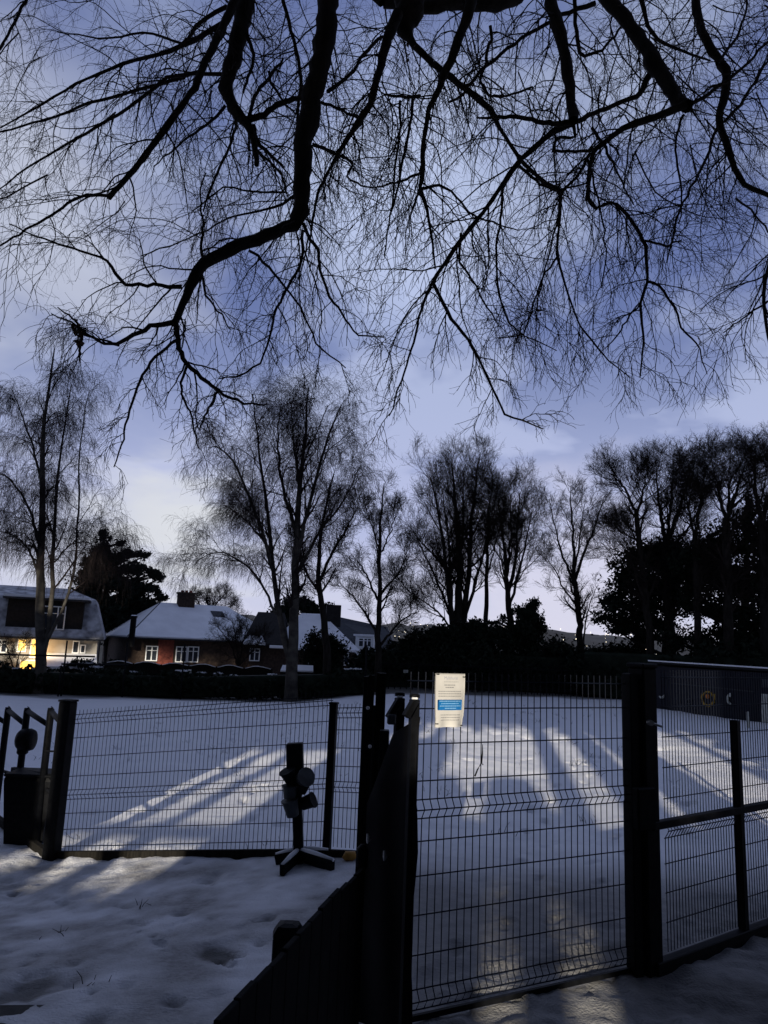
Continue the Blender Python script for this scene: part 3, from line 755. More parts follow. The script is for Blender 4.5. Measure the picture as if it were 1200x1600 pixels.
# scalloped garden fence with snow on its top edge
sf = empty('garden_fence', (-11, 34, gzf(-11, 34)), 'dark scalloped garden fence with snow along its wavy top', 'fence')
x0, x1 = W(165, 1040, 34).x, W(425, 1040, 34).x
zT = W(295, 1040, 34).z
npan = 6; mb = MB(); ms = MB(); pw = (x1 - x0) / npan
for i in range(npan):
    xa = x0 + i * pw + .04; xb = x0 + (i + 1) * pw - .04; zg = gzf((xa + xb) / 2, 34) - .1
    arc = [(xa + (xb - xa) * k / 10, 34, zT + .10 * math.sin(math.pi * k / 10) - .03 + rngH.normal() * .006) for k in range(11)]
    mb.prism([(xa, 34, zg), (xb, 34, zg)] + arc[::-1], (0, .04, 0))
    ms.tube([(p[0], 34.02, p[2] + .012) for p in arc], [.018 + .012 * rngH.random() for _ in arc], 6)
mb.build('panels', M['dark_timber'], sf); ms.build('snow', M['roof_snow'], sf, True)
for i in range(npan + 1):
    x = x0 + i * pw; z0 = gzf(x, 34); mb = MB(); mb.box((x, 34.02, (z0 + zT) / 2 - .02), (.08, .08, zT - z0 + .04)); mb.build('post', M['dark_timber'], sf)
# small white plate on the fence
q = W(293, 1049, 33.9); mb = MB(); mb.box(q, (.34, .02, .17), 0, .006); pl = mb.build('plate', M['white_frame']); tag(pl, 'small white plate fixed to the scalloped garden fence', 'sign')
mb = MB()
for k, (dx, l) in enumerate(((-.09, .07), (-.0, .08), (.09, .06))): mb.box(q + Vector((dx, -.013, .0)), (l, .004, .035), 0, .001)
mb.build('lettering', M['ink'], pl)
# tall court fence posts and rails
cf = empty('court_fence', W(105, 1055, 30), 'tall thin black court fence posts and rails before the houses', 'fence')
for (px, yt, Y) in ((105, 1001, 29.6), (-30, 1001, 29.6), (199, 1004, 30), (289, 1006, 30.4), (573, 1008, 31), (96, 1040, 29.5)):
    t_ = W(px, yt, Y); z0 = gzf(t_.x, Y); mb = MB(); mb.tube([(t_.x, Y, z0), (t_.x, Y, t_.z)], .035, 8); mb.build('post', M['black'], cf, True)
for (a_, b_) in (((-30, 1022, 29.6), (148, 1026, 29.6)), ((96, 1037.5, 29.5), (200, 1039, 29.9))):
    mb = MB(); mb.tube([W(*a_), W(*b_)], .034, 8); mb.build('rail', M['black'], cf)
# vertical railings
rl = empty('railings', (3.5, 34.6, 0), 'tall black vertical bar railings along the far right field edge', 'railings')
xa, xb = W(580, 1050, 34.6).x, W(905, 1070, 34.6).x; mb = MB(); n_ = int((xb - xa) / .27)
for i in range(n_ + 1):
    x = xa + (xb - xa) * i / n_; z0 = gzf(x, 34.6); mb.tube([(x, 34.6, z0), (x, 34.6, 1.28 + .02 * math.sin(i * 2.1)), (x, 34.6, 1.36)], [.022, .022, .004], 6)
mb.build('bars', M['rubber'], rl)
for z in (.25, 1.12): mb = MB(); mb.bar((xa, 34.63, z), (xb, 34.63, z), .05, .05); mb.build('rail', M['black'], rl)
q = W(634, 1049, 34.4); mb = MB(); mb.box(q, (.22, .02, .13), 0, .005); rs = mb.build('plate', M['pale_paint']); tag(rs, 'tiny pale plate on the far railings above the folded gate', 'sign')
mb = MB(); mb.box(q + Vector((0, -.013, .02)), (.14, .004, .02), 0, .001); mb.box(q + Vector((0, -.013, -.02)), (.11, .004, .02), 0, .001); mb.build('lettering', M['ink'], rs)
# a parked car half seen at the far right corner of the field
cp = W(930, 1083, 38); cpz = gzf(cp.x, 38)
car = empty('parked_car', (cp.x, 38, cpz), 'dark parked car with a pale windscreen beyond the far field corner', 'car')
prof = [(-2.1, .35), (-2.1, .75), (-1.95, .92), (-1.0, 1.0), (-.45, 1.42), (.8, 1.45), (1.45, 1.0), (2.05, .9), (2.1, .6), (2.1, .35)]
cz = W(930, 1075, 38).z - 1.22
mb = MB(); mb.prism([(cp.x + a_, 37.3, cz + b_) for a_, b_ in prof], (0, 1.6, 0)); mb.build('body', M['slate'], car)
mb = MB(); mb.prism([(cp.x + a_, 37.27, cz + b_) for a_, b_ in ((-.85, 1.03), (-.4, 1.38), (.1, 1.40), (.1, 1.03))], (0, .02, 0)); mb.build('window', M['pale_paint'], car)
mb = MB(); mb.prism([(cp.x + a_, 37.27, cz + b_) for a_, b_ in ((.2, 1.03), (.2, 1.40), (.75, 1.40), (1.25, 1.03))], (0, .02, 0)); mb.build('window', M['glass'], car)
for dx in (-1.3, 1.3): mb = MB(); mb.tube([(cp.x + dx, 37.25, cz + .33), (cp.x + dx, 37.5, cz + .33)], .32, 16); mb.build('wheel', M['rubber'], car)

# --- navy shed on the right
shd = empty('shed', (11.6, 26.5, 0), 'low navy blue shed with a snowy roof edge and painted emblems', 'shed')
sa = groundhit(1015, 1102); sb_ = Vector((12.6, 23.2, 0)); sa = Vector((10.65, 29.2, 0))
sd = (sb_ - sa).normalized(); sn = Vector((-sd.y, sd.x, 0)); Lh = (sb_ - sa).length + 2.5
zr = 1.72
def SP(s, o, z): q = sa + sd * s + sn * o; return Vector((q.x, q.y, z))
if sn.x < 0: sn = -sn
mb = MB(); mb.prism([SP(0, 0, -.05), SP(Lh, 0, -.05), SP(Lh, .4, -.05), SP(0, .4, -.05)], (0, 0, zr - .1)); mb.prism([SP(0, .4, -.05), SP(Lh, .4, -.05), SP(Lh, 3, -.05), SP(0, 3, -.05)], (0, 0, zr - .62)); mb.build('wall', M['blue_shed'], shd)
mb = MB(); mb.prism([SP(-.1, -.12, zr - .04), SP(Lh, -.12, zr - .1), SP(Lh, 3.1, zr - .62), SP(-.1, 3.1, zr - .56)], (0, 0, .06)); rf_ = mb.build('roof', M['tile'], shd)
mb = MB(); mb.prism([SP(-.1, -.14, zr + .025), SP(Lh, -.14, zr - .035), SP(Lh, 3.1, zr - .555), SP(-.1, 3.1, zr - .495)], (0, 0, .045)); mb.build('snow', M['roof_snow'], rf_)
mb = MB(); mb.bar(SP(1.0, -.02, .98), SP(5.0, -.02, .95), .03, .035); mb.build('trim', M['slate'], shd)
def on_shed(px, py):
    d = CM @ Vector(((px - 600) / F, -(py - 800) / F, -1)); nn = Vector((sn.x, sn.y, 0))
    t_ = ((sa - EYE).dot(nn)) / d.dot(nn); return EYE + d * t_ - nn * .03
def arc_mark(mat, px, py, rx, ry, a0, a1, wd, name='emblem', k=14):
    mb = MB(); mb.tube([on_shed(px + rx * math.cos(R(a)), py + ry * math.sin(R(a))) for a in np.linspace(a0, a1, k)], [wd * (.5 + .5 * math.sin(math.pi * i / (k - 1)) + .15) for i in range(k)], 6); return mb.build(name, mat, shd, True)
e0 = arc_mark(M['yellow'], 1108, 1089, 10, 14, -20, 200, .045)
mb = MB(); mb.tube([on_shed(1107, 1088), on_shed(1107, 1088) - sn * .03], [.09, .08], 12); e1 = mb.build('emblem', M['orange'], shd)
arc_mark(M['yellow'], 1107, 1087, 7, 6, 170, 370, .03)
arc_mark(M['pale_paint'], 1144, 1092, 6, 8, 90, 250, .04)
mb = MB(); mb.tube([on_shed(1142, 1086), on_shed(1142, 1086) - sn * .02], [.07, .06], 10); mb.build('emblem', M['pale_paint'], shd)
arc_mark(M['pale_paint'], 1035, 1085, 4, 5, 10, 150, .04)
arc_mark(M['slate'], 1078, 1096, 4, 4, 0, 360, .02); arc_mark(M['slate'], 1060, 1097, 3, 4, -80, 80, .02)
wq = [on_shed(px, py) for (px, py) in ((1191, 1061), (1240, 1062), (1240, 1076), (1191, 1074))]
mb = MB(); mb.prism(wq, sn * .02); mb.build('window', M['bucket'], shd)
wq = [on_shed(px, py) for (px, py) in ((1191, 1084), (1240, 1088), (1240, 1134), (1191, 1128))]
mb = MB(); mb.prism(wq, sn * .02); mb.build('door', M['pale_paint'], shd)
q = W(1169, 1122, 22.5); mb = MB(); mb.tube([(q.x, q.y, gzf(q.x, q.y)), (q.x, q.y, W(1169, 1113, 22.5).z), (q.x, q.y, W(1169, 1112, 22.5).z)], [.05, .05, .03], 8)
tag(mb.build('bollard', M['pale_paint']), 'short pale bollard in front of the navy shed', 'bollard')

# ------------------------------------------------------------------ houses
class House:
    def __init__(s, name, label, origin, ang, zg):
        s.o = Vector((origin[0], origin[1], 0)); s.a = ang; s.zg = zg
        s.e = empty(name, (origin[0], origin[1], zg), label, 'house')
        s.r = Matrix.Rotation(ang, 3, 'Z')
    def p(s, x, y, z): q = s.o + s.r @ Vector((x, y, 0)); return Vector((q.x, q.y, z))
    def box(s, name, x0, x1, y0, y1, z0, z1, mat, par=None, ch=.01):
        mb = MB(); mb.box(s.p((x0 + x1) / 2, (y0 + y1) / 2, (z0 + z1) / 2), (x1 - x0, y1 - y0, z1 - z0), s.a, ch); return mb.build(name, mat, par or s.e)
    def poly(s, name, faces, mat, par=None, th=(0, 0, .12)):
        mb = MB()
        for f in faces: mb.prism([s.p(*v) for v in f], th)
        return mb.build(name, mat, par or s.e)
    def window(s, x0, x1, z0, z1, y=0, lights=2, pane='glass', bar=True, fw=.06, name='window'):
        mb = MB(); yy = y - .05
        def b(a0, a1, c0, c1): mb.box(s.p((a0 + a1) / 2, yy, (c0 + c1) / 2), (a1 - a0, .06, c1 - c0), s.a, .008)
        b(x0, x1, z0, z0 + fw); b(x0, x1, z1 - fw, z1)
        for i in range(lights + 1):
            xc = x0 + fw / 2 + (x1 - x0 - fw) * i / lights; b(xc - fw / 2, xc + fw / 2, z0 + fw, z1 - fw)
        if bar:
            for i in range(lights):
                xa = x0 + fw + (x1 - x0 - fw) * i / lights; xb_ = x0 + (x1 - x0 - fw) * (i + 1) / lights
                zz = z1 - (z1 - z0) * .33; b(xa, xb_, zz, zz + fw * .7)
        f = mb.build(name, M['white_frame'], s.e)
        mb = MB(); mb.box(s.p((x0 + x1) / 2, y - .022, (z0 + z1) / 2), (x1 - x0 - .03, .03, z1 - z0 - .03), s.a, .004); mb.build('pane', M[pane], f)
        return f
def lpx(h, px, y=0.):
    inv = h.r.transposed(); d = CM @ Vector(((px - 600) / F, -(1000 - 800) / F, -1)); n_ = h.r @ Vector((0, 1, 0)); c_ = h.p(0, y, 0)
    t_ = (c_.x * n_.x + c_.y * n_.y) / (d.x * n_.x + d.y * n_.y); w_ = d * t_
    return (inv @ (Vector((w_.x, w_.y, 0)) - h.o)).x
# bungalow
fl = W(207, 997, 44); bang = R(31); zE = W(300, 1000, 45.5).z; zR = W(310, 947, 49.5).z
H = House('bungalow', 'red brick bungalow with a snow covered hipped roof and chimney', (fl.x, 44), bang, gzf(-12, 46) - .3)
L_, D_ = 9.4, 8.2
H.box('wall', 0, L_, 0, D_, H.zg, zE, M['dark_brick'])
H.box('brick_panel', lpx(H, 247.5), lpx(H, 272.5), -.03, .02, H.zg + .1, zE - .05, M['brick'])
e_ = .35; rl0, rl1 = 2.5, 7.0
hip = [[(-e_, -e_, zE), (L_ + e_, -e_, zE), (rl1, D_ / 2, zR), (rl0, D_ / 2, zR)], [(L_ + e_, D_ + e_, zE), (-e_, D_ + e_, zE), (rl0, D_ / 2, zR), (rl1, D_ / 2, zR)]]
hip2 = [[(-e_, D_ + e_, zE), (-e_, -e_, zE), (rl0, D_ / 2, zR)], [(L_ + e_, -e_, zE), (L_ + e_, D_ + e_, zE), (rl1, D_ / 2, zR)]]
rf_ = H.poly('roof', hip + hip2, M['roof_snow'])
mb = MB(); mb.bar(H.p(-e_, -e_ - .05, zE + .0), H.p(L_ + e_, -e_ - .05, zE + .0), .07, .09); mb.bar(H.p(-e_ - .05, -e_, zE), H.p(-e_ - .05, D_ + e_, zE), .07, .09); mb.build('gutter', M['slate'], H.e)
mb = MB(); mb.bar(H.p(rl0, D_ / 2, zR + .10), H.p(-e_, -e_, zE + .10), .07, .05); mb.build('hip_tiles', M['slate'], rf_)
cz0 = zR - .5
mb = MB(); cc = H.p(rl0 + 1.6, D_ / 2 - .2, 0); mb.box((cc.x, cc.y, zR + .15), (1.05, .6, 1.3), bang, .02); mb.box((cc.x, cc.y, zR + .80), (1.18, .72, .12), bang, .02); ch_ = mb.build('chimney', M['dark_brick'], rf_)
for dx in (-.28, .0, .28):
    q = cc + H.r @ Vector((dx, 0, 0)); mb = MB(); mb.tube([(q.x, q.y, zR + .85), (q.x, q.y, zR + 1.0 + .05 * dx)], [.11, .09], 10); mb.build('chimney_pot', M['brick'], ch_)
q = W(205, 997, 43.3); mb = MB(); zt_ = W(205, 962, 43.3).z; mb.tube([(q.x, 43.4, zE - .5), (q.x, 43.4, zt_ - .12), (q.x, 43.4, zt_ - .12), (q.x, 43.4, zt_)], [.17, .17, .21, .21], 12); fl_ = mb.build('flue', M['black'], H.e)
mb = MB(); mb.tube([(q.x, 43.4, zt_), (q.x, 43.4, zt_ + .05)], [.19, .1], 12); mb.build('snow', M['roof_snow'], fl_)
def win_px(h, px0, px1, py0, py1, Y, lights=2, pane='glass', y=0, **k):
    # place a window on the front wall of house h from rough picture extents
    inv = h.r.transposed()
    def loc(px):
        d = CM @ Vector(((px - 600) / F, -((py0 + py1) / 2 - 800) / F, -1)); n_ = h.r @ Vector((0, 1, 0)); c_ = h.p(0, y, 0)
        t_ = (Vector((c_.x, c_.y, 0)) - Vector((EYE.x, EYE.y, 0))).dot(n_) / Vector((d.x, d.y, 0)).dot(n_); w_ = EYE + d * t_; return (inv @ (Vector((w_.x, w_.y, 0)) - h.o)).x, w_.y
    xa, ya = loc(px0); xb_, yb = loc(px1); ym = (ya + yb) / 2; pm = (px0 + px1) / 2
    return h.window(xa, xb_, W(pm, py1, ym).z, W(pm, py0, ym).z, y, lights, pane, **k)
win_px(H, 227, 246, 1009, 1033, 44.5); win_px(H, 274, 292, 1010, 1035, 45); win_px(H, 292.5, 310, 1010, 1035, 45.4); win_px(H, 388, 402, 1012, 1032, 46.5)
mb = MB(); mb.prism([H.p(x, y, zR + (zE - zR) * (1 - (y + e_) / (D_ / 2 + e_)) + .13) for x, y in ((5.6, 2.5), (6.4, 2.5), (6.4, 3.2), (5.6, 3.2))], (0, 0, .05)); mb.build('skylight', M['slate'], rf_)

# white rendered house on the far left
hc = W(153, 1000, 41); hang = R(19); L2 = 10.5
zE2 = W(60, 996, 40).z; zMid = W(60, 936, 40.8).z; zTop = W(60, 921, 43.5).z
H2 = House('rendered_house', 'white rendered house with a snowy mansard roof and a lit yellow window', (hc.x - L2 * math.cos(hang), 41 - L2 * math.sin(hang)), hang, gzf(-20, 41) - .3)
H2.box('wall', 0, L2, 0, 7, H2.zg, zE2, M['render'])
xd0, xd1 = lpx(H2, 5, -.1), lpx(H2, 126, -.1); xr1 = L2 - .35
rf2 = H2.poly('roof', [[(-.3, -.35, zE2), (L2 + .3, -.35, zE2), (xr1, 1.0, zMid), (-.1, 1.0, zMid)], [(L2 + .3, 7.3, zE2), (L2 + .3, -.35, zE2), (xr1, 1.0, zMid), (xr1, 6.0, zMid)],
                       [(-.1, 1.0, zMid), (xr1, 1.0, zMid), (xr1 - 1.6, 3.5, zTop), (.5, 3.5, zTop)], [(xr1, 6.0, zMid), (-.1, 6.0, zMid), (.5, 3.5, zTop), (xr1 - 1.6, 3.5, zTop)], [(xr1, 1.0, zMid), (xr1, 6.0, zMid), (xr1 - 1.6, 3.5, zTop)]], M['thin_snow'])
zD0 = W(60, 985, 39.8).z; zD1 = W(60, 937, 39.8).z
dm = H2.box('dormer', xd0, xd1, -.1, 2.6, zD0, zD1, M['tile'])
H2.box('dormer_roof', xd0 - .25, xd1 + .3, -.35, 2.8, zD1, zD1 + .10, M['slate'], dm); H2.box('snow', xd0 - .2, xd1 + .25, -.33, 2.8, zD1 + .1, zD1 + .22, M['roof_snow'], dm)
mb = MB(); mb.bar(H2.p(-.3, -.40, zE2 - .03), H2.p(L2 + .3, -.40, zE2 - .03), .09, .10); mb.build('gutter', M['slate'], H2.e)
win_px(H2, 66, 102, 947, 984, 40, 3, y=-.12); win_px(H2, 27, 42, 998, 1019, 40, 1, 'lit'); win_px(H2, 47, 59, 998, 1028, 40, 1, 'lit'); win_px(H2, 113, 124, 1001, 1021, 41, 1, bar=False); win_px(H2, 125, 134, 1007, 1021, 41, 1, bar=False); win_px(H2, -8, 12, 999, 1020, 40, 2)
xa, xb_ = lpx(H2, 74, -1.5), lpx(H2, 152, -1.5); zc = W(100, 1027, 39.5).z; zc2 = W(100, 1046, 38.2).z
H2c = MB(); H2c.box(H2.p((xa + xb_) / 2, -1.1, (H2.zg + zc2) / 2), (xb_ - xa - .1, 2.18, zc2 - H2.zg + .02), hang); cns = H2c.build('porch', M['render'], H2.e)
H2.poly('snow', [[(xa - .1, -2.5, zc2), (xb_ + .15, -2.5, zc2), (xb_, -.02, zc + .05), (xa, -.02, zc + .05)]], M['roof_snow'], cns, (0, 0, .14))
win_px(H2, 30, 60, 1031, 1050, 40, 2, 'lit', bar=False)
# the lit outdoor lamp on the wall beside the window
lx = lpx(H2, 66, -.6); lz = W(66, 1018, 40).z; lp_ = H2.p(lx, -.75, lz)
pl_ = bpy.data.lights.new('porch_lamp', 'POINT'); pl_.energy = 60; pl_.color = (1, .62, .28); pl_.shadow_soft_size = .12
plo = bpy.data.objects.new('porch_lamp', pl_); COL.objects.link(plo); plo.location = lp_
plo.parent = H2.e; plo.matrix_parent_inverse = Matrix.Translation(H2.e.location).inverted()
mb = MB(); mb.tube([H2.p(lx, -.02, lz + .3), H2.p(lx, -.55, lz + .34), H2.p(lx, -.75, lz + .3)], .02, 6); mb.tube([lp_ + Vector((0, 0, .3)), lp_ + Vector((0, 0, .2)), lp_ + Vector((0, 0, .19))], [.05, .16, .15], 10); mb.build('lamp_bracket', M['black'], H2.e)

# dark gabled house behind the birches
a_ = W(432, 1000, 50)
H3 = House('gabled_house', 'dark house with steep snowy hipped roof half hidden by the birch trunks', (a_.x, 48), R(8), gzf(-6, 50) - .5)
zE3 = W(500, 1017, 48.5).z; zR3 = W(500, 962, 52).z; L3 = W(556, 1015, 48.5).x - a_.x
H3.box('wall', 0, L3, 0, 7, H3.zg, zE3, M['dark_brick'])
r3 = H3.poly('roof', [[(-.3, -.3, zE3), (L3 + .3, -.3, zE3), (L3 - 2.0, 3.5, zR3), (1.9, 3.5, zR3)], [(L3 + .3, -.3, zE3), (L3 + .3, 7.3, zE3), (L3 - 2.0, 3.5, zR3)], [(-.3, 7.3, zE3), (-.3, -.3, zE3), (1.9, 3.5, zR3)], [(L3 + .3, 7.3, zE3), (-.3, 7.3, zE3), (1.9, 3.5, zR3), (L3 - 2.0, 3.5, zR3)]], M['roof_snow'])
c3 = H3.p(L3 - 1.3, 3.0, 0); mb = MB(); mb.box((c3.x, c3.y, zR3 + .0), (1.0, .7, 1.5), R(8), .02); mb.build('chimney', M['tile'], r3)
win_px(H3, 481, 489, 1024, 1046, 48.3, 1); win_px(H3, 537, 545, 1020, 1040, 48.6, 1)
# low dark wing left of it
a_ = W(372, 1010, 46)
H4 = House('garden_house', 'low dark brick house with snow on its eaves, between bungalow and birches', (a_.x, 47.2), R(4), gzf(-8, 47) - .4)
zE4 = W(400, 1009, 47).z; L4 = W(446, 1010, 47).x - a_.x
H4.box('wall', .3, L4, .2, 6, H4.zg, zE4, M['dark_brick'])
r4 = H4.poly('roof', [[(0, -.3, zE4), (L4 + .2, -.3, zE4), (L4 - .4, 3.0, zE4 + 2.1), (.6, 3.0, zE4 + 2.1)], [(L4 + .2, 6, zE4), (0, 6, zE4), (.6, 3, zE4 + 2.1), (L4 - .4, 3, zE4 + 2.1)]], M['tile'])
H4.poly('snow', [[(.1, -.36, zE4 + .06), (1.5, -.36, zE4 + .06), (1.2, .35, zE4 + .5), (.4, .35, zE4 + .5)], [(1.75, -.38, zE4 - .1), (L4, -.38, zE4 - .1), (L4, -.05, zE4 + .12), (1.75, -.05, zE4 + .12)]], M['roof_snow'], r4, (0, 0, .12))
win_px(H4, 390, 406, 1013, 1033, 47, 2)
# slate roofed house to the right with a white dormer
a_ = W(548, 1010, 52)
H5 = House('slate_house', 'dark slate roofed house with white dormer window and snowy porch roof', (a_.x, 52), R(-3), gzf(-1, 52) - .6)
zE5 = W(580, 1022, 52).z; zR5 = W(560, 966, 56).z; L5 = W(614, 1015, 52).x - a_.x
H5.box('wall', 0, L5, 0, 8, H5.zg, zE5, M['dark_brick'])
r5 = H5.poly('roof', [[(-1.6, -.3, zE5), (L5 + .3, -.3, zE5), (L5 - .6, 4, zR5 - .7), (-1.8, 4, zR5)], [(L5 + .3, 8, zE5), (-1.6, 8, zE5), (-1.8, 4, zR5), (L5 - .6, 4, zR5 - .7)], [(L5 + .3, -.3, zE5), (L5 + .3, 8, zE5), (L5 - .6, 4, zR5 - .7)]], M['slate'])
dx0, dx1 = W(556, 1000, 51.6).x - a_.x, W(585, 1000, 51.6).x - a_.x; dz0, dz1 = W(570, 1016, 51.6).z, W(570, 994, 51.6).z
d5 = H5.box('dormer', dx0, dx1, -.4, 2.5, dz0, dz1, M['white_frame']); H5.box('snow', dx0 - .15, dx1 + .15, -.55, 2.6, dz1, dz1 + .12, M['roof_snow'], d5)
H5.window(dx0 + .2, dx0 + .62, dz0 + .2, dz1 - .12, -.42, 1); H5.window(dx1 - .75, dx1 - .15, dz0 + .2, dz1 - .12, -.42, 2)
H5.poly('porch_roof', [[(dx0 - .1, -1.3, zE5 - .25), (L5 + .2, -1.3, zE5 - .25), (L5 + .2, -.2, zE5 + .15), (dx0 - .1, -.2, zE5 + .15)]], M['roof_snow'])
win_px(H5, 556, 582, 1034, 1051, 51.8, 3, y=-.05); win_px(H5, 590, 607, 1034, 1051, 52, 3, y=-.05)
# low snowy table tops / roofs in the garden by the birch foot
for (px, wd) in ((446, .42), (474, .85)):
    q = W(px, 1049, 33.4); z0 = gzf(q.x, 33.4); mb = MB()
    t_ = empty('cold_frame', (q.x, 33.4, z0), 'small dark cold frame with a snowy lid, ' + ('left' if px < 460 else 'right') + ' of the birch foot', 'cold frame')
    mb.box((q.x, 33.6, (z0 + q.z) / 2), (wd, .5, q.z - z0)); mb.build('frame', M['dark_timber'], t_)
    mb = MB(); mb.prism([(q.x - wd * .52, 33.33, q.z - .02), (q.x + wd * .52, 33.33, q.z - .02), (q.x + wd * .45, 33.8, q.z + .2), (q.x - wd * .45, 33.8, q.z + .2)], (0, 0, .06)); mb.build('lid', M['roof_snow'], t_)

# ------------------------------------------------------------------ bare trees in the background
def stem(pts, Y, w0, w1, n=14, dy=0., wob=.05, rng=None):
    """polyline in picture positions at depth Y -> world points, widths in metres"""
    P = np.array([list(W(p[0], p[1], Y + dy * i / max(1, len(pts) - 1))) for i, p in enumerate(pts)])
    q, r, L = resample(P, np.linspace(w0, w1, len(P)) / 2, n)
    for _ in range(2): q[1:-1] = (q[:-2] + 2 * q[1:-1] + q[2:]) / 4
    if rng is not None: q[1:-1] += rng.normal(size=q[1:-1].shape) * wob * .5
    return q, r
def bare_tree(label, group, base_px, Y, stems, levels, seed, mats=('bark', 'twig'), name='bare_tree', lean=None, root=True):
    rng = np.random.default_rng(seed)
    b = W(*base_px, Y); z0 = gzf(b.x, Y)
    e = empty(name, (b.x, Y, z0), label, 'tree', group)
    P = []; Rr = []
    for st in stems:
        q, r = stem(st[0], Y, st[1], st[2], dy=st[3] if len(st) > 3 else 0, rng=rng)
        P.append(q); Rr.append(r)
    P = np.stack(P); Rr = np.stack(Rr)
    # root the lowest stems in the ground
    G = [(P, Rr)]
    tp = []
    for i in range(len(P)):
        if P[i, 0, 2] < b.z + 1.5 or True:
            s = np.linspace(0, 1, 14)[:, None]
            if np.hypot(P[i, 0, 0] - b.x, 0) < .9:
                pass
    tq, tr_, _ = resample([[b.x, Y, z0 - .2], [b.x, Y, z0 + .2], list(P[0, 0])], [Rr[0, 0] * 1.5, Rr[0, 0] * 1.15, Rr[0, 0]], 14)
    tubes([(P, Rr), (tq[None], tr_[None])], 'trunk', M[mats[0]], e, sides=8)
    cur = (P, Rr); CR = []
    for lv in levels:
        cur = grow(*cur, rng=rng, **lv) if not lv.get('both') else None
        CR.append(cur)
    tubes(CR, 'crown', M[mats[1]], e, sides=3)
    return e
up = (0, 0, .12)
# weeping birch on the left
def birch_levels(L1, k1, k2, kw, drop, weep=1.):
    return [dict(k=k1, t0=.2, t1=1., ang=38, L=L1, n=8, kink=.12, trop=(0, 0, .18), endtrop=(0, 0, -.12 * weep), rr=.45, rmin=.0085),
            dict(k=k2, t0=.2, t1=1., ang=42, L=1.05, n=7, kink=.15, trop=(0, 0, .08), endtrop=(0, 0, -.3 * weep), rr=.5, rmin=.0056, taper=.3),
            dict(k=kw, t0=.15, t1=1., ang=50, L=drop, n=7, kink=.12, trop=(0, 0, -.12 - .1 * weep), endtrop=(0, 0, -.2 - .4 * weep), rr=.5, rmin=.0044, taper=.2),
            dict(k=4, t0=.1, t1=.9, ang=40, L=.4, n=4, kink=.12, trop=(0, 0, -.3 * weep), endtrop=(0, 0, -.2 - .3 * weep), rr=.8, rmin=.0036, taper=.2)]
bare_tree('tall weeping birch before the white rendered house', 'weeping birches', (64, 1062), 30.4,
          [([(64, 1040), (62, 960), (64, 870), (66, 780), (68, 690), (74, 610), (85, 545)], .46, .05),
           ([(68, 1020), (84, 940), (82, 860), (88, 760), (98, 680), (112, 600)], .24, .04, .8),
           ([(66, 1015), (92, 970), (118, 900), (122, 800), (124, 690), (140, 610)], .16, .03, -.8),
           ([(64, 860), (48, 800), (28, 760), (0, 735), (-30, 740)], .12, .03, .5), ([(63, 900), (40, 850), (12, 830), (-20, 830)], .10, .03, -.8),
           ([(66, 760), (50, 690), (34, 650), (20, 610)], .12, .03, .6), ([(82, 880), (110, 850), (140, 845), (165, 870)], .08, .02, -.4)],
          birch_levels(1.5, 13, 7, 8, 1.0), 11, ('birch', 'birch_twig'), 'birch_tree')
bare_tree('broad twin stemmed weeping birch in the middle of the hedge', 'weeping birches', (455, 1085), 31.2,
          [([(455, 1070), (456, 1010), (462, 940), (462, 850), (468, 760), (478, 680), (482, 605)], .52, .05),
           ([(453, 1030), (438, 985), (430, 930), (424, 850), (412, 770), (404, 690), (396, 620)], .30, .04, .8),
           ([(462, 880), (480, 800), (500, 720), (520, 660), (538, 625)], .20, .03, -.7),
           ([(462, 830), (440, 760), (432, 690), (440, 620)], .18, .03, .9),
           ([(430, 900), (400, 800), (370, 730), (345, 690), (325, 700)], .16, .03, -.6), ([(432, 960), (405, 905), (370, 868), (330, 858), (302, 885)], .12, .02, .6),
           ([(462, 900), (500, 830), (540, 780), (562, 730)], .16, .03, .8), ([(468, 780), (460, 700), (455, 640)], .14, .03, -.9), ([(425, 860), (380, 810), (352, 790)], .10, .02, 1.0)],
          birch_levels(1.75, 17, 7, 7, .75, .6), 12, ('birch', 'birch_twig'), 'birch_tree')
gen = lambda L1, k1, L2, k2, k3, t0=.25, a1=42, tr=.12: [
    dict(k=k1, t0=t0, t1=1., ang=a1, L=L1, n=8, kink=.12, trop=(0, 0, tr), rr=.45, rmin=.010, taper=.55),
    dict(k=int(k2 * 1.3), t0=.15, t1=1., ang=42, L=L2, n=6, kink=.14, trop=(0, 0, tr * .8), rr=.5, rmin=.0065),
    dict(k=int(k3 * 1.25), t0=.15, t1=1., ang=40, L=L2 * .5, n=5, kink=.16, trop=(0, 0, tr * .6), rr=.55, rmin=.0052),
    dict(k=4, t0=.2, t1=1., ang=42, L=L2 * .26, n=3, kink=.16, trop=(0, 0, .05), rr=.7, rmin=.0044)]
bare_tree('dark leaning ivy clad tree crossing right behind the broad birch', None, (512, 1050), 32.2,
          [([(511, 1040), (508, 990), (500, 930), (495, 880), (505, 800), (522, 740)], .36, .06), ([(498, 910), (520, 860), (545, 820), (560, 790)], .16, .03, .6), ([(500, 930), (470, 880), (460, 840)], .12, .03, .5)],
          gen(1.3, 10, .8, 7, 6), 13)
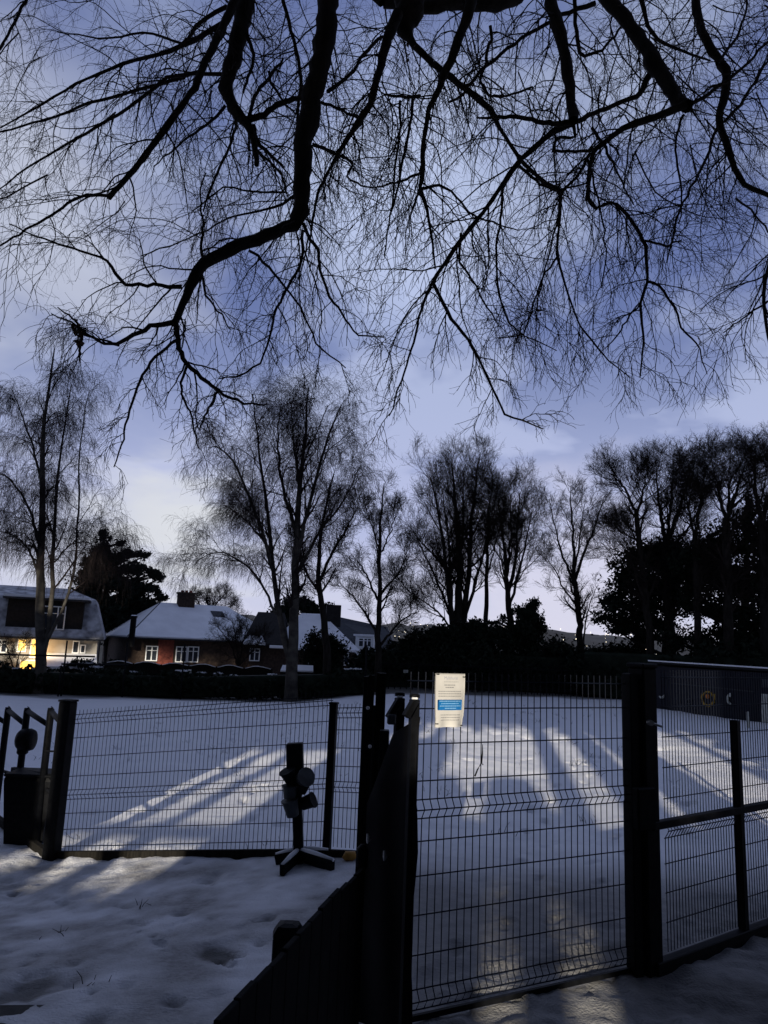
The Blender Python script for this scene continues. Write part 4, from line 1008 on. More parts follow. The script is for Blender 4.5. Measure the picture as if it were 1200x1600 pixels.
bare_tree('small open crowned tree left of the white notice', None, (591, 1052), 33.2,
          [([(591, 1040), (592, 980), (594, 920), (593, 850), (596, 790), (600, 755)], .30, .03), ([(592, 1000), (575, 965), (555, 935), (535, 915)], .14, .03, .6), ([(592, 1010), (612, 985), (632, 965), (655, 955)], .14, .03, -.6),
           ([(594, 930), (615, 905), (632, 880), (640, 850)], .13, .02, .7), ([(593, 940), (575, 905), (562, 880), (548, 865)], .12, .02, -.7), ([(593, 870), (610, 830), (622, 800)], .09, .02, .4), ([(593, 860), (580, 820), (570, 790)], .09, .02, .4)],
          gen(1.15, 9, .8, 6, 6, .2), 14)
up_levels = gen(2.5, 14, 1.2, 8, 7, .15, 46, .15)
bare_tree('large multi stemmed dense tree right of the notice', 'bare trees beyond the railings', (716, 1030), 38.5,
          [([(716, 985), (718, 930), (716, 860), (712, 790), (706, 725)], .50, .06), ([(722, 985), (732, 900), (736, 820), (742, 760), (748, 715)], .34, .05, .9), ([(712, 985), (700, 930), (694, 860), (684, 800), (672, 745)], .28, .05, -.9),
           ([(710, 990), (700, 950), (680, 900), (660, 860), (648, 830)], .18, .04, .8), ([(706, 975), (704, 900), (700, 830), (690, 760)], .24, .04, 1.2), ([(724, 970), (740, 920), (752, 880), (764, 820), (776, 770)], .2, .04, -1), ([(716, 900), (724, 820), (724, 740)], .22, .04, .9), ([(708, 990), (685, 955), (655, 935), (630, 915)], .12, .03, .6)],
          up_levels, 15)
bare_tree('straight single stemmed tree in the gap beside the multi stemmed one', 'bare trees beyond the railings', (759, 1030), 38,
          [([(759, 985), (760, 920), (762, 850), (764, 790), (770, 740)], .26, .04), ([(761, 900), (772, 860), (780, 810)], .10, .02, .5)], gen(1.8, 13, .9, 7, 6, .3, 46, .12), 16)
bare_tree('forked dense tree beside the ivy covered stump', 'bare trees beyond the railings', (798, 1030), 37.6,
          [([(799, 985), (794, 940), (792, 890), (784, 830), (778, 775)], .36, .05), ([(794, 925), (806, 880), (808, 820), (812, 770)], .22, .04, .7), ([(796, 950), (812, 890), (824, 840), (830, 800)], .16, .03, -.6), ([(792, 900), (800, 830), (796, 770)], .16, .03, .8)],
          gen(2.0, 12, 1.0, 8, 6, .2, 46, .14), 17)
bare_tree('slender open tree standing alone right of centre', 'bare trees beyond the railings', (907, 1045), 37,
          [([(907, 1010), (904, 960), (898, 908)], .34, .24), ([(898, 910), (896, 860), (893, 800), (892, 760)], .20, .03, .5), ([(898, 908), (910, 870), (926, 835), (938, 800), (944, 775)], .17, .03, -.6), ([(898, 912), (880, 870), (868, 830), (858, 780)], .15, .03, .7), ([(903, 950), (884, 925), (866, 890), (852, 868)], .11, .03, -.4), ([(898, 900), (908, 830), (915, 775)], .12, .02, .6)],
          gen(1.4, 10, .8, 6, 5, .3, 44, .12), 18)
bare_tree('thin crooked sapling at the foot of the slender tree', None, (912, 1045), 37.4, [([(912, 1010), (914, 970), (922, 940), (934, 915)], .10, .02)], gen(.9, 9, .5, 5, 4, .2, 45, .05), 19)
rt = [((1016, 1030), 34, [([(1016, 1000), (1008, 930), (1000, 860), (994, 800)], .36, .22), ([(994, 805), (980, 770), (962, 745), (948, 735)], .16, .03, .5), ([(994, 805), (1004, 770), (1012, 730)], .16, .03, -.5), ([(1000, 850), (980, 835), (960, 825)], .10, .03, .4), ([(1004, 880), (975, 862), (945, 858)], .09, .02, -.5)], 'leaning forked tree at the left edge of the right hand wood'),
      ((1050, 1030), 35, [([(1048, 1000), (1042, 920), (1040, 850)], .46, .34), ([(1040, 850), (1030, 790), (1024, 725)], .24, .04, .6), ([(1042, 850), (1060, 800), (1076, 750), (1080, 720)], .24, .04, -.6), ([(1042, 860), (1050, 780), (1052, 720)], .2, .03, .9), ([(1046, 860), (1080, 820), (1100, 770)], .16, .03, .5)], 'stout tree rising out of the domed evergreen'),
      ((1092, 1030), 33, [([(1090, 1000), (1088, 920), (1086, 830)], .34, .24), ([(1086, 840), (1096, 780), (1104, 725)], .18, .03, .6), ([(1086, 840), (1074, 790), (1070, 740)], .15, .03, -.6)], 'dark slim tree in the middle of the right hand wood'),
      ((1138, 1030), 32, [([(1138, 1000), (1136, 900), (1134, 810)], .44, .32), ([(1134, 815), (1124, 770), (1112, 720)], .2, .03, .6), ([(1134, 815), (1150, 770), (1168, 715)], .22, .03, -.6), ([(1136, 830), (1140, 770), (1142, 710)], .18, .03, .8)], 'thick forked tree behind the navy shed'),
      ((1196, 1030), 31, [([(1196, 1000), (1196, 900), (1190, 800)], .46, .3), ([(1190, 810), (1178, 760), (1180, 700)], .22, .03, .6), ([(1192, 810), (1206, 760), (1216, 690)], .22, .03, -.6), ([(1194, 830), (1230, 770), (1245, 710)], .2, .03, .6)], 'massive dark tree at the right edge of the photo')]
for k, (bp_, Y, stm, lab) in enumerate(rt):
    bare_tree(lab, 'trees of the right hand wood', bp_, Y, stm, gen(1.75, 12, .95, 7, 6, .15, 46, .13), 30 + k)
bare_tree('twiggy pollarded tree behind the bungalow chimney', None, (328, 990), 58, [([(328, 985), (328, 955), (322, 935)], .3, .12), ([(328, 960), (340, 940), (352, 928)], .16, .06, .5), ([(328, 965), (312, 945), (304, 932)], .14, .06, -.5), ([(330, 960), (365, 945)], .1, .04)], gen(1.2, 10, .8, 7, 5, .3, 40, .1), 40)
bare_tree('bare tangled bush in front of the bungalow right end', None, (372, 1050), 40, [([(372, 1040), (362, 1010), (345, 985)], .12, .03), ([(374, 1040), (380, 1000), (388, 975)], .12, .03, .6), ([(374, 1040), (400, 1010), (415, 990)], .1, .03, -.6), ([(372, 1040), (370, 1000), (362, 970)], .1, .03, .5)], gen(.9, 10, .6, 6, 5, .2, 50, .02), 41, name='bush')
bare_tree('small bare shrub in front of the lit window', None, (20, 1060), 34, [([(24, 1050), (30, 1020), (44, 1000)], .08, .02), ([(22, 1050), (14, 1020), (8, 1005)], .08, .02)], gen(.6, 8, .4, 5, 4, .2, 50, .05), 42, name='bush')

# ------------------------------------------------------------------ evergreens
def evergreen(name, label, base_px, Y, blobs, n, size, mat='leaf', tr=.3, group=None, seed=1, limbs=True):
    rng = np.random.default_rng(seed); b = W(*base_px, Y); z0 = gzf(b.x, Y)
    e = empty(name, (b.x, Y, z0), label, 'bush' if name.endswith('bush') else 'tree', group)
    B = []
    for (px, py, rx, ry, dy) in blobs:
        c_ = W(px, py, Y + dy); k = (Y + dy) / F
        for _ in range(8):
            o_ = nrm(rng.normal(size=3)) * rng.random() ** .5 * 1.0; f_ = rng.uniform(.2, .5)
            B.append((c_.x + o_[0] * rx * k, c_.y + o_[1] * max(rx, ry) * k * .6, c_.z + o_[2] * ry * k, rx * k * f_, max(rx, ry) * k * f_ * .9, ry * k * f_ * 1.7))
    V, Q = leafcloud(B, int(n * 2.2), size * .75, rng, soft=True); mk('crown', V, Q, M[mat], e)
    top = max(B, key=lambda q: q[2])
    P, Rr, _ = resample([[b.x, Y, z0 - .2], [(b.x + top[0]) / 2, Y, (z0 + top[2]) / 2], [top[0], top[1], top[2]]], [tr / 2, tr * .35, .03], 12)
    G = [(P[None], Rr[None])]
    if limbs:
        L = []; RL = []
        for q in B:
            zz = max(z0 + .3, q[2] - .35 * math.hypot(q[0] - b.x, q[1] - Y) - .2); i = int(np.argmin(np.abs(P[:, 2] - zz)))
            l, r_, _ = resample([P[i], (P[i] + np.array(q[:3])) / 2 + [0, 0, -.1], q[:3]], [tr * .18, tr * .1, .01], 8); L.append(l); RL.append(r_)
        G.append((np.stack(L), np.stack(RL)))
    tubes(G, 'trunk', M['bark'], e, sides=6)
    return e
pine = [(165, 838, 10, 10, 0), (158, 860, 16, 9, .3), (188, 848, 9, 5, 0), (178, 872, 22, 8, -.4), (208, 866, 16, 6, .2), (226, 866, 10, 4, 0), (140, 880, 16, 9, .4), (175, 893, 34, 10, .3), (214, 890, 20, 7, -.3), (240, 897, 14, 5, 0), (250, 903, 6, 5, .2), (150, 905, 30, 12, -.3), (195, 915, 36, 11, .2), (232, 922, 20, 7, -.2), (252, 933, 10, 4, .3),
        (150, 930, 36, 14, .2), (205, 940, 34, 12, .4), (238, 946, 16, 5, 0), (160, 955, 40, 16, -.2), (205, 965, 26, 14, .2), (175, 980, 34, 18, 0), (135, 900, 18, 10, 0)]
evergreen('pine_tree', 'dark spreading pine rising between white house and bungalow', (172, 1040), 50, pine, 15000, .17, 'pine', .6, seed=51)
dome = [(1010, 870, 40, 22, 0), (1050, 862, 40, 22, .8), (985, 890, 34, 18, .5), (965, 915, 26, 16, -.3), (1000, 915, 44, 20, .6), (952, 940, 24, 12, .2), (985, 945, 40, 14, -.4), (945, 962, 22, 8, 0), (975, 970, 36, 9, .5), (1040, 900, 44, 26, -.5), (1045, 940, 36, 22, .3), (1020, 975, 34, 12, 0), (962, 985, 26, 5, .2), (1075, 890, 36, 28, .4)]
evergreen('holly_tree', 'broad domed dark evergreen at the left of the right hand wood', (1030, 1030), 36, dome, 9000, .13, tr=.5, seed=52)
d2 = [(1100, 870, 40, 26, 0), (1140, 860, 44, 30, .4), (1180, 850, 36, 40, -.3), (1110, 910, 44, 22, .5), (1160, 905, 44, 30, 0), (1205, 900, 36, 50, .4), (1090, 945, 30, 16, 0), (1135, 955, 36, 14, .5), (1185, 960, 36, 16, -.4), (1120, 995, 60, 22, .2), (1190, 1000, 50, 24, .2), (1060, 1000, 40, 18, .2), (1180, 800, 20, 26, .4)]
evergreen('yew_tree', 'wide black evergreen filling the right edge behind the shed', (1150, 1030), 33.5, d2, 12000, .13, tr=.5, seed=53)
b1 = [(670, 1000, 34, 18, 0), (720, 995, 40, 20, .3), (770, 998, 36, 18, -.3), (815, 1000, 34, 20, .2), (690, 1025, 60, 24, .3), (760, 1025, 60, 24, 0), (830, 1028, 50, 24, .2), (650, 1015, 16, 16, 0), (738, 980, 20, 8, .2), (680, 983, 14, 6, 0)]
evergreen('laurel_bush', 'wide dark laurel mass under the multi stemmed tree', (740, 1050), 36.6, b1, 13000, .13, tr=.15, seed=54)
b2 = [(815, 955, 14, 10, 0), (832, 945, 14, 8, .1), (822, 970, 18, 12, 0), (838, 965, 12, 12, .2), (812, 985, 20, 10, 0), (846, 985, 14, 8, .1), (786, 968, 8, 5, 0), (772, 973, 8, 3, .2)]
evergreen('ivy_stump', 'ivy covered stump with sprigs, right of the forked tree', (825, 1040), 37, b2, 3000, .10, tr=.7, seed=55)
b3 = [(500, 1010, 24, 16, 0), (515, 1025, 26, 20, .2), (485, 1028, 20, 18, 0), (505, 1045, 34, 14, .1)]
evergreen('laurel_bush', 'round black bush in front of the gabled house', (505, 1060), 35, b3, 5000, .10, tr=.12, seed=56)
b4 = [(470, 945, 26, 10, 0), (450, 958, 24, 12, .3), (495, 955, 26, 10, 0), (515, 968, 10, 16, .2), (440, 975, 16, 14, 0)]
evergreen('conifer_tree', 'dark conifer clump above the gabled house roof', (475, 1020), 60, b4, 3500, .2, tr=.4, seed=57)
b5 = [(880, 1020, 40, 16, 0), (930, 1022, 40, 14, .3), (975, 1028, 40, 16, 0), (870, 1045, 40, 22, .2), (935, 1050, 50, 22, .3), (990, 1050, 40, 24, 0), (1000, 1000, 20, 14, 0)]
evergreen('laurel_bush', 'low dark shrubs below the slender tree', (920, 1070), 36.8, b5, 10000, .12, tr=.12, seed=58)
b6 = [(640, 1030, 14, 22, 0), (652, 1010, 14, 14, 0), (620, 1045, 18, 14, .2)]
evergreen('holly_bush', 'sparse dark bush through which town lights show', (640, 1060), 36, b6, 1200, .10, tr=.1, seed=59)
b7 = [(130, 1040, 14, 7, 0), (112, 1046, 14, 6, 0), (150, 1046, 10, 6, 0), (175, 1046, 18, 10, .2)]
e7 = evergreen('garden_bush', 'snow dusted shrub before the white house porch', (130, 1065), 35, b7, 1600, .10, tr=.1, seed=60)
for px, py in ((118, 1043), (135, 1036), (150, 1042), (140, 1050), (172, 1040)):
    V, Q = leafcloud([(*W(px, py, 34.9), .3, .2, .05)], 80, .07, np.random.default_rng(px), flat=.3); mk('snow', V, Q, M['roof_snow'], e7)

# ------------------------------------------------------------------ the beech overhead
be = empty('beech_tree', (2.6, -2.6, 0), 'great dark beech whose bare drooping branches hang over the top of the view', 'tree')
rngB = np.random.default_rng(77)
# (depth, depth drift, [(x, y, width px)...]) traced main limbs
BR = [
 (6.6, -.6, [(512,-40,40),(512,0,38),(510,50,38),(497,120,37),(485,170,36),(475,220,32),(472,280,29),(470,330,27),(460,350,24),(440,357,21),(400,376,21),(375,385,23),(345,396,20),(318,412,19),(300,440,17),(288,470,13),(274,503,11)]),
 (6.2, -.5, [(274,503,10),(240,508,8),(205,525,7),(183,540,6),(150,534,4),(118,505,3),(80,490,2)]),
 (6.2, -.6, [(274,503,10),(278,540,8),(290,570,7.5),(320,595,6.5),(350,618,5),(385,632,4),(418,632,2)]),
 (6.2, .2, [(279,530,6),(258,545,5),(236,563,5),(217,600,4.5),(203,640,4),(192,690,3),(178,730,2)]),
 (6.1, .3, [(292,572,5),(286,590,4.5),(284,615,4),(300,650,3.5),(310,700,2)]),
 (6.2, .3, [(340,612,5),(325,640,4),(312,672,2.5)]),
 (6.4, -.4, [(284,448,8),(240,445,6),(196,445,6),(182,432,6),(172,410,5),(150,400,4),(100,384,4),(60,369,3),(15,350,2)]),
 (6.1, .2, [(186,540,4),(160,530,3.5),(140,527,5),(126,520,5),(118,500,4),(90,480,2)]),
 (6.1, .1, [(128,515,6),(126,540,5),(124,565,2)]),
 (7.6, -.3, [(390,-40,36),(385,0,33),(375,50,29),(360,105,27),(352,130,25),(362,165,21),(378,185,17),(395,210,12),(400,240,10),(401,258,8)]),
 (7.4, -.2, [(385,188,12),(412,180,11),(432,164,10),(460,154,9),(482,152,8)]),
 (7.5, .2, [(395,195,9),(402,225,7),(432,250,5),(444,262,3)]),
 (7.3, -.9, [(362,10,15),(345,50,14),(330,80,13),(316,105,13),(305,135,12),(280,170,11),(255,205,11),(226,245,11),(200,275,10),(170,309,9)]),
 (6.4, -.3, [(170,306,6),(140,302,5),(110,315,5),(75,338,4.5),(40,360,4),(0,384,3)]),
 (7.6, .5, [(350,116,7),(300,115,6),(270,125,6),(220,140,5.5),(150,158,5),(90,182,4),(0,206,3)]),
 (7.5, .8, [(312,112,7),(260,122,6),(205,165,5.5),(150,200,5),(100,228,4),(40,265,3),(0,295,2)]),
 (7.8, .8, [(358,30,9),(300,65,8),(250,85,7),(200,96,6),(120,130,4.5),(50,172,3.5),(0,200,2.5)]),
 (7.9, .6, [(355,10,8),(310,35,7),(290,70,5),(230,50,4),(160,60,3),(90,50,2)]),
 (7.0, .4, [(45,-10,6),(20,40,5),(0,75,4),(-20,100,3)]),
 (7.6, .5, [(352,165,6),(330,190,5),(300,210,4),(275,230,3),(240,260,2)]),
 (6.8, .5, [(512,143,7),(545,120,6),(570,85,6),(590,60,6),(602,58,5)]),
 (7.4, -.8, [(622,20,20),(605,62,18),(596,95,16),(588,130,13),(578,165,12),(560,190,11),(549,208,9),(528,240,6),(512,270,5),(497,300,4.5),(488,345,4),(482,400,2)]),
 (6.9, .3, [(488,225,6),(530,242,6),(553,258,5),(540,275,4),(570,292,3),(600,292,2)]),
 (7.0, .3, [(502,160,6),(535,172,5),(560,185,5)]),
 (7.2, .2, [(440,-10,7),(455,50,6),(470,110,6),(468,150,6),(464,200,4)]),
 (7.6, .2, [(640,-30,60),(640,10,56),(630,45,36),(640,62,14),(660,85,12),(690,110,12),(730,140,11),(766,170,11),(778,195,8),(800,230,7),(815,252,7),(850,285,6),(876,298,6),(875,340,5),(871,375,4),(870,400,4),(885,452,3.5),(905,508,3),(950,563,2.5),(985,590,1.5)]),
 (6.6, -.9, [(895,192,13),(870,202,12),(845,222,10),(815,248,9),(790,280,8),(766,318,7),(730,362,7),(702,400,6.5),(676,440,6.5),(690,470,5.5),(705,498,5.5),(730,528,5),(748,560,4.5),(766,600,4),(790,650,3.5),(815,656,3),(848,670,2)]),
 (6.0, -.3, [(676,440,5),(662,470,4.5),(650,520,4),(638,560,3.5),(622,610,3),(608,650,2)]),
 (7.2, -.3, [(738,-20,22),(732,20,20),(720,50,17),(706,92,15),(694,112,13),(686,140,10),(670,170,9),(662,220,9),(660,275,9),(656,292,8),(668,330,5),(676,380,4),(680,420,2.5)]),
 (6.7, .1, [(656,295,6),(690,290,5),(706,300,4),(735,335,3.5),(770,348,3),(810,360,2)]),
 (7.0, -.1, [(654,272,5),(620,285,4),(590,292,3)]),
 (6.8, -.7, [(858,-30,22),(862,10,22),(875,45,22),(885,100,20),(892,150,18),(896,188,17)]),
 (6.2, .1, [(893,192,10),(870,194,9),(842,190,8),(810,183,7),(778,182,6),(745,184,3)]),
 (6.4, .5, [(900,190,9),(930,176,8),(962,164,8),(1000,148,9),(1012,120,12),(1024,108,14)]),
 (7.2, -.9, [(935,-20,26),(950,0,26),(978,32,25),(1004,68,26),(1022,98,28),(1042,128,26),(1058,155,24),(1074,166,20)]),
 (6.3, -.3, [(1070,164,17),(1050,172,14),(1028,181,13),(985,196,11),(962,208,10),(942,225,9),(928,234,8),(921,262,7),(918,308,8),(930,326,7),(958,314,6),(976,330,6),(1000,366,6),(1009,385,6),(1012,440,5),(1000,474,4.5),(1006,530,3.5),(1000,590,2)]),
 (5.9, .3, [(1012,440,5),(1034,452,4.5),(1054,480,4),(1066,512,3.5),(1092,545,2.5),(1105,585,1.5)]),
 (6.1, .3, [(1000,474,3),(980,500,3),(960,530,2.5),(945,545,1.5)]),
 (6.3, .2, [(1008,376,4),(1040,385,3.5),(1065,375,2.5)]),
 (6.4, .3, [(1062,168,8),(1085,160,7),(1125,135,6),(1160,108,5),(1205,60,4)]),
 (6.4, -.4, [(1068,180,5),(1055,220,4),(1058,260,4),(1066,310,3),(1060,350,2)]),
 (7.4, -.8, [(1083,-30,14),(1086,0,14),(1095,45,15),(1116,85,16),(1138,116,16),(1131,152,14),(1122,188,13),(1136,225,12),(1147,262,10),(1165,290,9),(1200,305,8),(1240,320,6)]),
 (6.9, .4, [(1132,190,6),(1160,160,6),(1178,130,5),(1205,85,4)]),
 (6.9, -.6, [(1121,200,6),(1102,250,5),(1080,290,4.5),(1062,330,4),(1050,380,3),(1042,410,2)]),
 (6.8, .5, [(1120,100,6),(1150,60,5),(1165,20,4),(1170,-10,4)]),
 (8.2, .4, [(600,0,26),(660,12,22),(720,5,22),(780,8,24),(812,-5,22)]),
 (7.6, .4, [(1000,-10,10),(1012,40,7),(1030,65,6),(1080,85,4),(1110,95,3)]),
 (7.4, .2, [(930,5,9),(872,26,7),(822,55,6),(775,92,6),(748,112,6),(722,150,5),(700,160,4)]),
 (7.2, .2, [(900,-10,8),(898,30,7),(906,80,7),(910,90,6),(940,80,5),(972,40,4)]),
 (7.0, .3, [(766,40,6),(768,60,6),(758,100,6),(750,125,6),(762,150,5),(790,150,4),(832,136,4)]),
 (6.6, .2, [(896,195,7),(898,214,5),(872,216,5),(862,236,5),(905,236,5),(928,233,6)]),
 (6.4, -.3, [(922,240,6),(905,275,5),(885,290,5),(876,303,5),(874,335,4),(862,380,3),(848,440,2.5),(836,490,2)]),
 (6.5, -.3, [(925,200,6),(942,220,6),(955,250,4),(975,290,3),(990,320,2)]),
 (6.5, .2, [(810,258,6),(840,285,5),(875,300,5)]),
 (6.4, -.5, [(474,350,7),(482,372,6),(495,385,6),(500,420,5),(512,460,4.5),(533,487,4),(556,523,3),(600,527,2)]),
 (6.4, -.4, [(473,360,6),(472,410,5),(450,450,5),(434,480,4.5),(422,520,4),(408,565,3.5),(380,585,3),(340,592,2)]),
 (6.4, -.3, [(390,392,5),(420,415,5),(440,440,4),(470,480,3.5),(495,540,3),(540,575,2)]),
 (6.3, -.3, [(315,430,5),(320,460,4),(345,490,3),(360,515,2)]),
 (6.6, .3, [(318,405,6),(313,385,5),(318,360,4),(312,300,3),(322,270,2)]),
 (6.8, .3, [(470,300,6),(440,320,5),(410,330,4),(360,340,3),(300,370,2.5),(220,400,2)]),
 (7.2, -.4, [(368,180,6),(366,210,5),(350,250,4.5),(330,290,4),(318,330,3)]),
 (7.2, -.4, [(402,235,5),(440,270,4),(450,300,4),(400,300,3.5),(350,290,3),(300,330,2)]),
 (7.4, .3, [(385,50,7),(398,90,6),(385,130,5),(380,145,4)]),
 (7.3, .3, [(390,180,7),(400,145,6),(425,115,6),(442,92,4)]),
 (7.3, .2, [(420,110,5),(422,130,5),(440,155,4),(462,180,3)]),
 (7.0, -.3, [(655,150,7),(645,152,6),(620,150,5),(600,148,4)]),
 (7.0, -.5, [(645,155,6),(640,200,5),(632,240,5),(622,290,4),(610,340,3),(600,400,2)]),
 (6.9, -.5, [(625,158,5),(625,200,4),(618,260,4),(612,330,3)]),
 (6.6, -.4, [(720,365,5),(718,410,4),(740,440,3.5),(760,480,3),(780,510,2)]),
 (6.6, -.3, [(785,285,5),(784,330,4),(775,380,4),(776,440,3.5),(790,500,3),(818,526,2.5),(870,548,1.5)]),
 (6.3, -.3, [(872,400,4),(850,430,3.5),(835,470,3),(818,525,2.5),(780,528,2)]),
 (6.3, -.3, [(918,250,5),(930,290,3.5),(940,340,3),(948,400,2.5),(940,450,2)]),
 (7.8, .6, [(1150,310,4),(1175,330,3.5),(1200,360,3),(1230,400,2)]),
 (6.2, -.5, [(1230,330,8),(1205,400,7),(1192,460,6),(1198,520,5),(1206,560,3)]),
 (6.2, .3, [(1200,470,4),(1170,490,3),(1130,520,2)]),
]
limbs = []
for (Y, dY, pl) in BR:
    n = len(pl); P = []; r = []
    for i, (x, y, wpx) in enumerate(pl):
        yy = Y + dY * i / (n - 1); p = W(x, y, yy); P.append(list(p)); r.append(wpx / F * yy * 1.04 / 2 * .98)
    q, rr_, L = resample(P, r, max(10, int(n * 3)))
    limbs.append((q, rr_, L))
# trunk behind the viewer and the boughs that carry the limbs into view
tq, tr_, _ = resample([[2.6, -2.6, -.3], [2.58, -2.6, .5], [2.5, -2.5, 3], [2.3, -2.2, 6], [2.0, -1.8, 9], [1.6, -1.2, 12], [1.2, -.6, 15], [1.0, 0, 17]], [.75, .52, .45, .42, .36, .28, .16, .05], 24)
G = [(tq[None], tr_[None])]
for i, (q, rr_, L) in enumerate(limbs):
    if BR[i][2][0][1] <= 12 and BR[i][2][0][2] >= 13:
        s = q[0]; d0 = q[0] - q[2]
        zt_ = min(13.0, s[2] + 1.5 + 1.6 * rngB.random()); k = int(np.argmin(np.abs(tq[:, 2] - min(zt_ - .8, 12)))); a_ = tq[k]
        mid1 = s + d0 / np.linalg.norm(d0) * 1.3; mid1[2] = max(mid1[2], s[2] + 1.0); mid2 = (a_ + mid1) / 2 + np.array([0, 0, .8])
        l, r_, _ = resample([a_, mid2, mid1, s], [rr_[0] * 1.7, rr_[0] * 1.4, rr_[0] * 1.15, rr_[0]], 16); G.append((l[None], r_[None]))
tubes(G, 'trunk', M['bark'], be, sides=12)
# knobbly thick limbs and smaller branches
for i, (q, rr_, L) in enumerate(limbs):
    if rr_[0] > .03:
        n = len(rr_); rr2 = rr_ * (1 + .07 * rngB.normal(size=n)); q2 = q.copy(); q2[1:-1] += rngB.normal(size=(n - 2, 3)) * rr_[1:-1, None] * .10
        tubes([(q2[None], rr2[None])], 'limb', M['bark'], be, sides=10)
small = [(q, rr_) for (q, rr_, L) in limbs if rr_[0] <= .03]
tubes([((q + np.vstack([np.zeros(3), rngB.normal(size=(len(q) - 2, 3)) * .006, np.zeros(3)]))[None], r_[None]) for q, r_ in small], 'branches', M['twig'], be, sides=5)
# side shoots and twigs
NP_ = 40
allP = []; allR = []; wgt = []
for (q, rr_, L) in limbs:
    a_, b_, L2_ = resample(q, rr_, NP_); allP.append(a_); allR.append(b_); wgt.append(L2_)
allP = np.stack(allP); allR = np.stack(allR); wgt = np.array(wgt)
rep = np.repeat(np.arange(len(wgt)), np.maximum(1, np.round(wgt / .8)).astype(int))
PP, RR = allP[rep], np.minimum(allR[rep], .02)
droop = (0, 0, -.07)
lowf = lambda a: (lambda st, t: a * (1 - .35 * t) * np.clip((st[:, 2] - 3.4) / 2.2, .4, 1))
l1 = grow(PP, RR, 5, .03, 1., 46, lowf(1.0), 14, .125, (0, 0, .0), rngB, rr=.45, rmin=.0040, endtrop=(0, 0, -.2), alt=(1, .7, 1))
l2 = grow(*l1, 6, .12, 1., 40, lowf(.52), 9, .15, (0, 0, -.05), rngB, rr=.58, rmin=.0027, endtrop=(0, 0, -.18), alt=(1, .7, 1))
l3 = grow(*l2, 3, .15, 1., 42, .17, 5, .2, droop, rngB, rr=.65, rmin=.0019, taper=.4, keep=.6)
l4 = grow(*l3, 2, .3, 1., 42, .085, 3, .2, droop, rngB, rr=.8, rmin=.0017, taper=.3, keep=.3)
tubes([l1, l2], 'twigs', M['twig'], be, sides=4)
tubes([l3, l4], 'fine_twigs', M['twig'], be, sides=3)
# upper, more distant part of the crown
up_ = []
for k in range(46):
    px = rngB.uniform(-60, 1260); py = rngB.uniform(-80, 230 if 250 < px < 900 else 330); Y = rngB.uniform(8.5, 12)
    ang = rngB.uniform(60, 120) if 300 < px < 1000 else (rngB.uniform(110, 170) if px <= 300 else rngB.uniform(30, 100))
    ln = rngB.uniform(110, 230); pts = []; x, y = px, py
    for j in range(7):
        pts.append(list(W(x, y, Y - .12 * j))); ang += rngB.normal() * 16; x += ln / 6 * math.cos(R(ang)); y += ln / 6 * math.sin(R(ang))
    q, r_, L = resample(pts, np.linspace(.013, .004, 7), 14); up_.append((q, r_))
uP = np.stack([a for a, b in up_]); uR = np.stack([b for a, b in up_])
u1 = grow(uP, uR, 8, .0, 1., 48, 1.1, 10, .16, (0, 0, 0), rngB, rr=.6, rmin=.003, endtrop=(0, 0, -.12), taper=.3)
u2 = grow(*u1, 7, .1, 1., 46, .55, 7, .18, (0, 0, -.03), rngB, rr=.6, rmin=.002, endtrop=(0, 0, -.12))
u3 = grow(*u2, 4, .15, 1., 44, .24, 4, .2, droop, rngB, rr=.7, rmin=.0015, keep=.7)
tubes([(uP, uR), u1], 'upper_branches', M['twig'], be, sides=4)
tubes([u2, u3], 'upper_twigs', M['twig'], be, sides=3)
# dead leaves still hanging
def leaves(spots, seed):
    rg = np.random.default_rng(seed); V = []; Q = []
    for (px, py, Y, n, sp) in spots:
        for _ in range(n):
            c_ = np.array(W(px + rg.normal() * sp, py + rg.normal() * sp * 1.3, Y + rg.normal() * .05)); a = nrm(rg.normal(size=3) * [.5, .5, 1]); b = nrm(np.cross(a, rg.normal(size=3))); s = .035; nn = nrm(np.cross(a, b))
            k = len(V); V += [c_ - a * s, c_ - b * s * .5 + nn * s * .25, c_ + a * s, c_ + b * s * .5 + nn * s * .25]; Q.append([k, k + 1, k + 2, k + 3])
    return V, np.array(Q)
V, Q = leaves([(124, 515, 5.8, 16, 6), (126, 532, 5.8, 10, 4), (845, 482, 6.0, 2, 2), (843, 490, 6.0, 2, 1.5), (640, 80, 7.2, 4, 8), (780, 140, 7.0, 4, 4)], 9); mk('dead_leaves', V, Q, M['dead_leaf'], be)

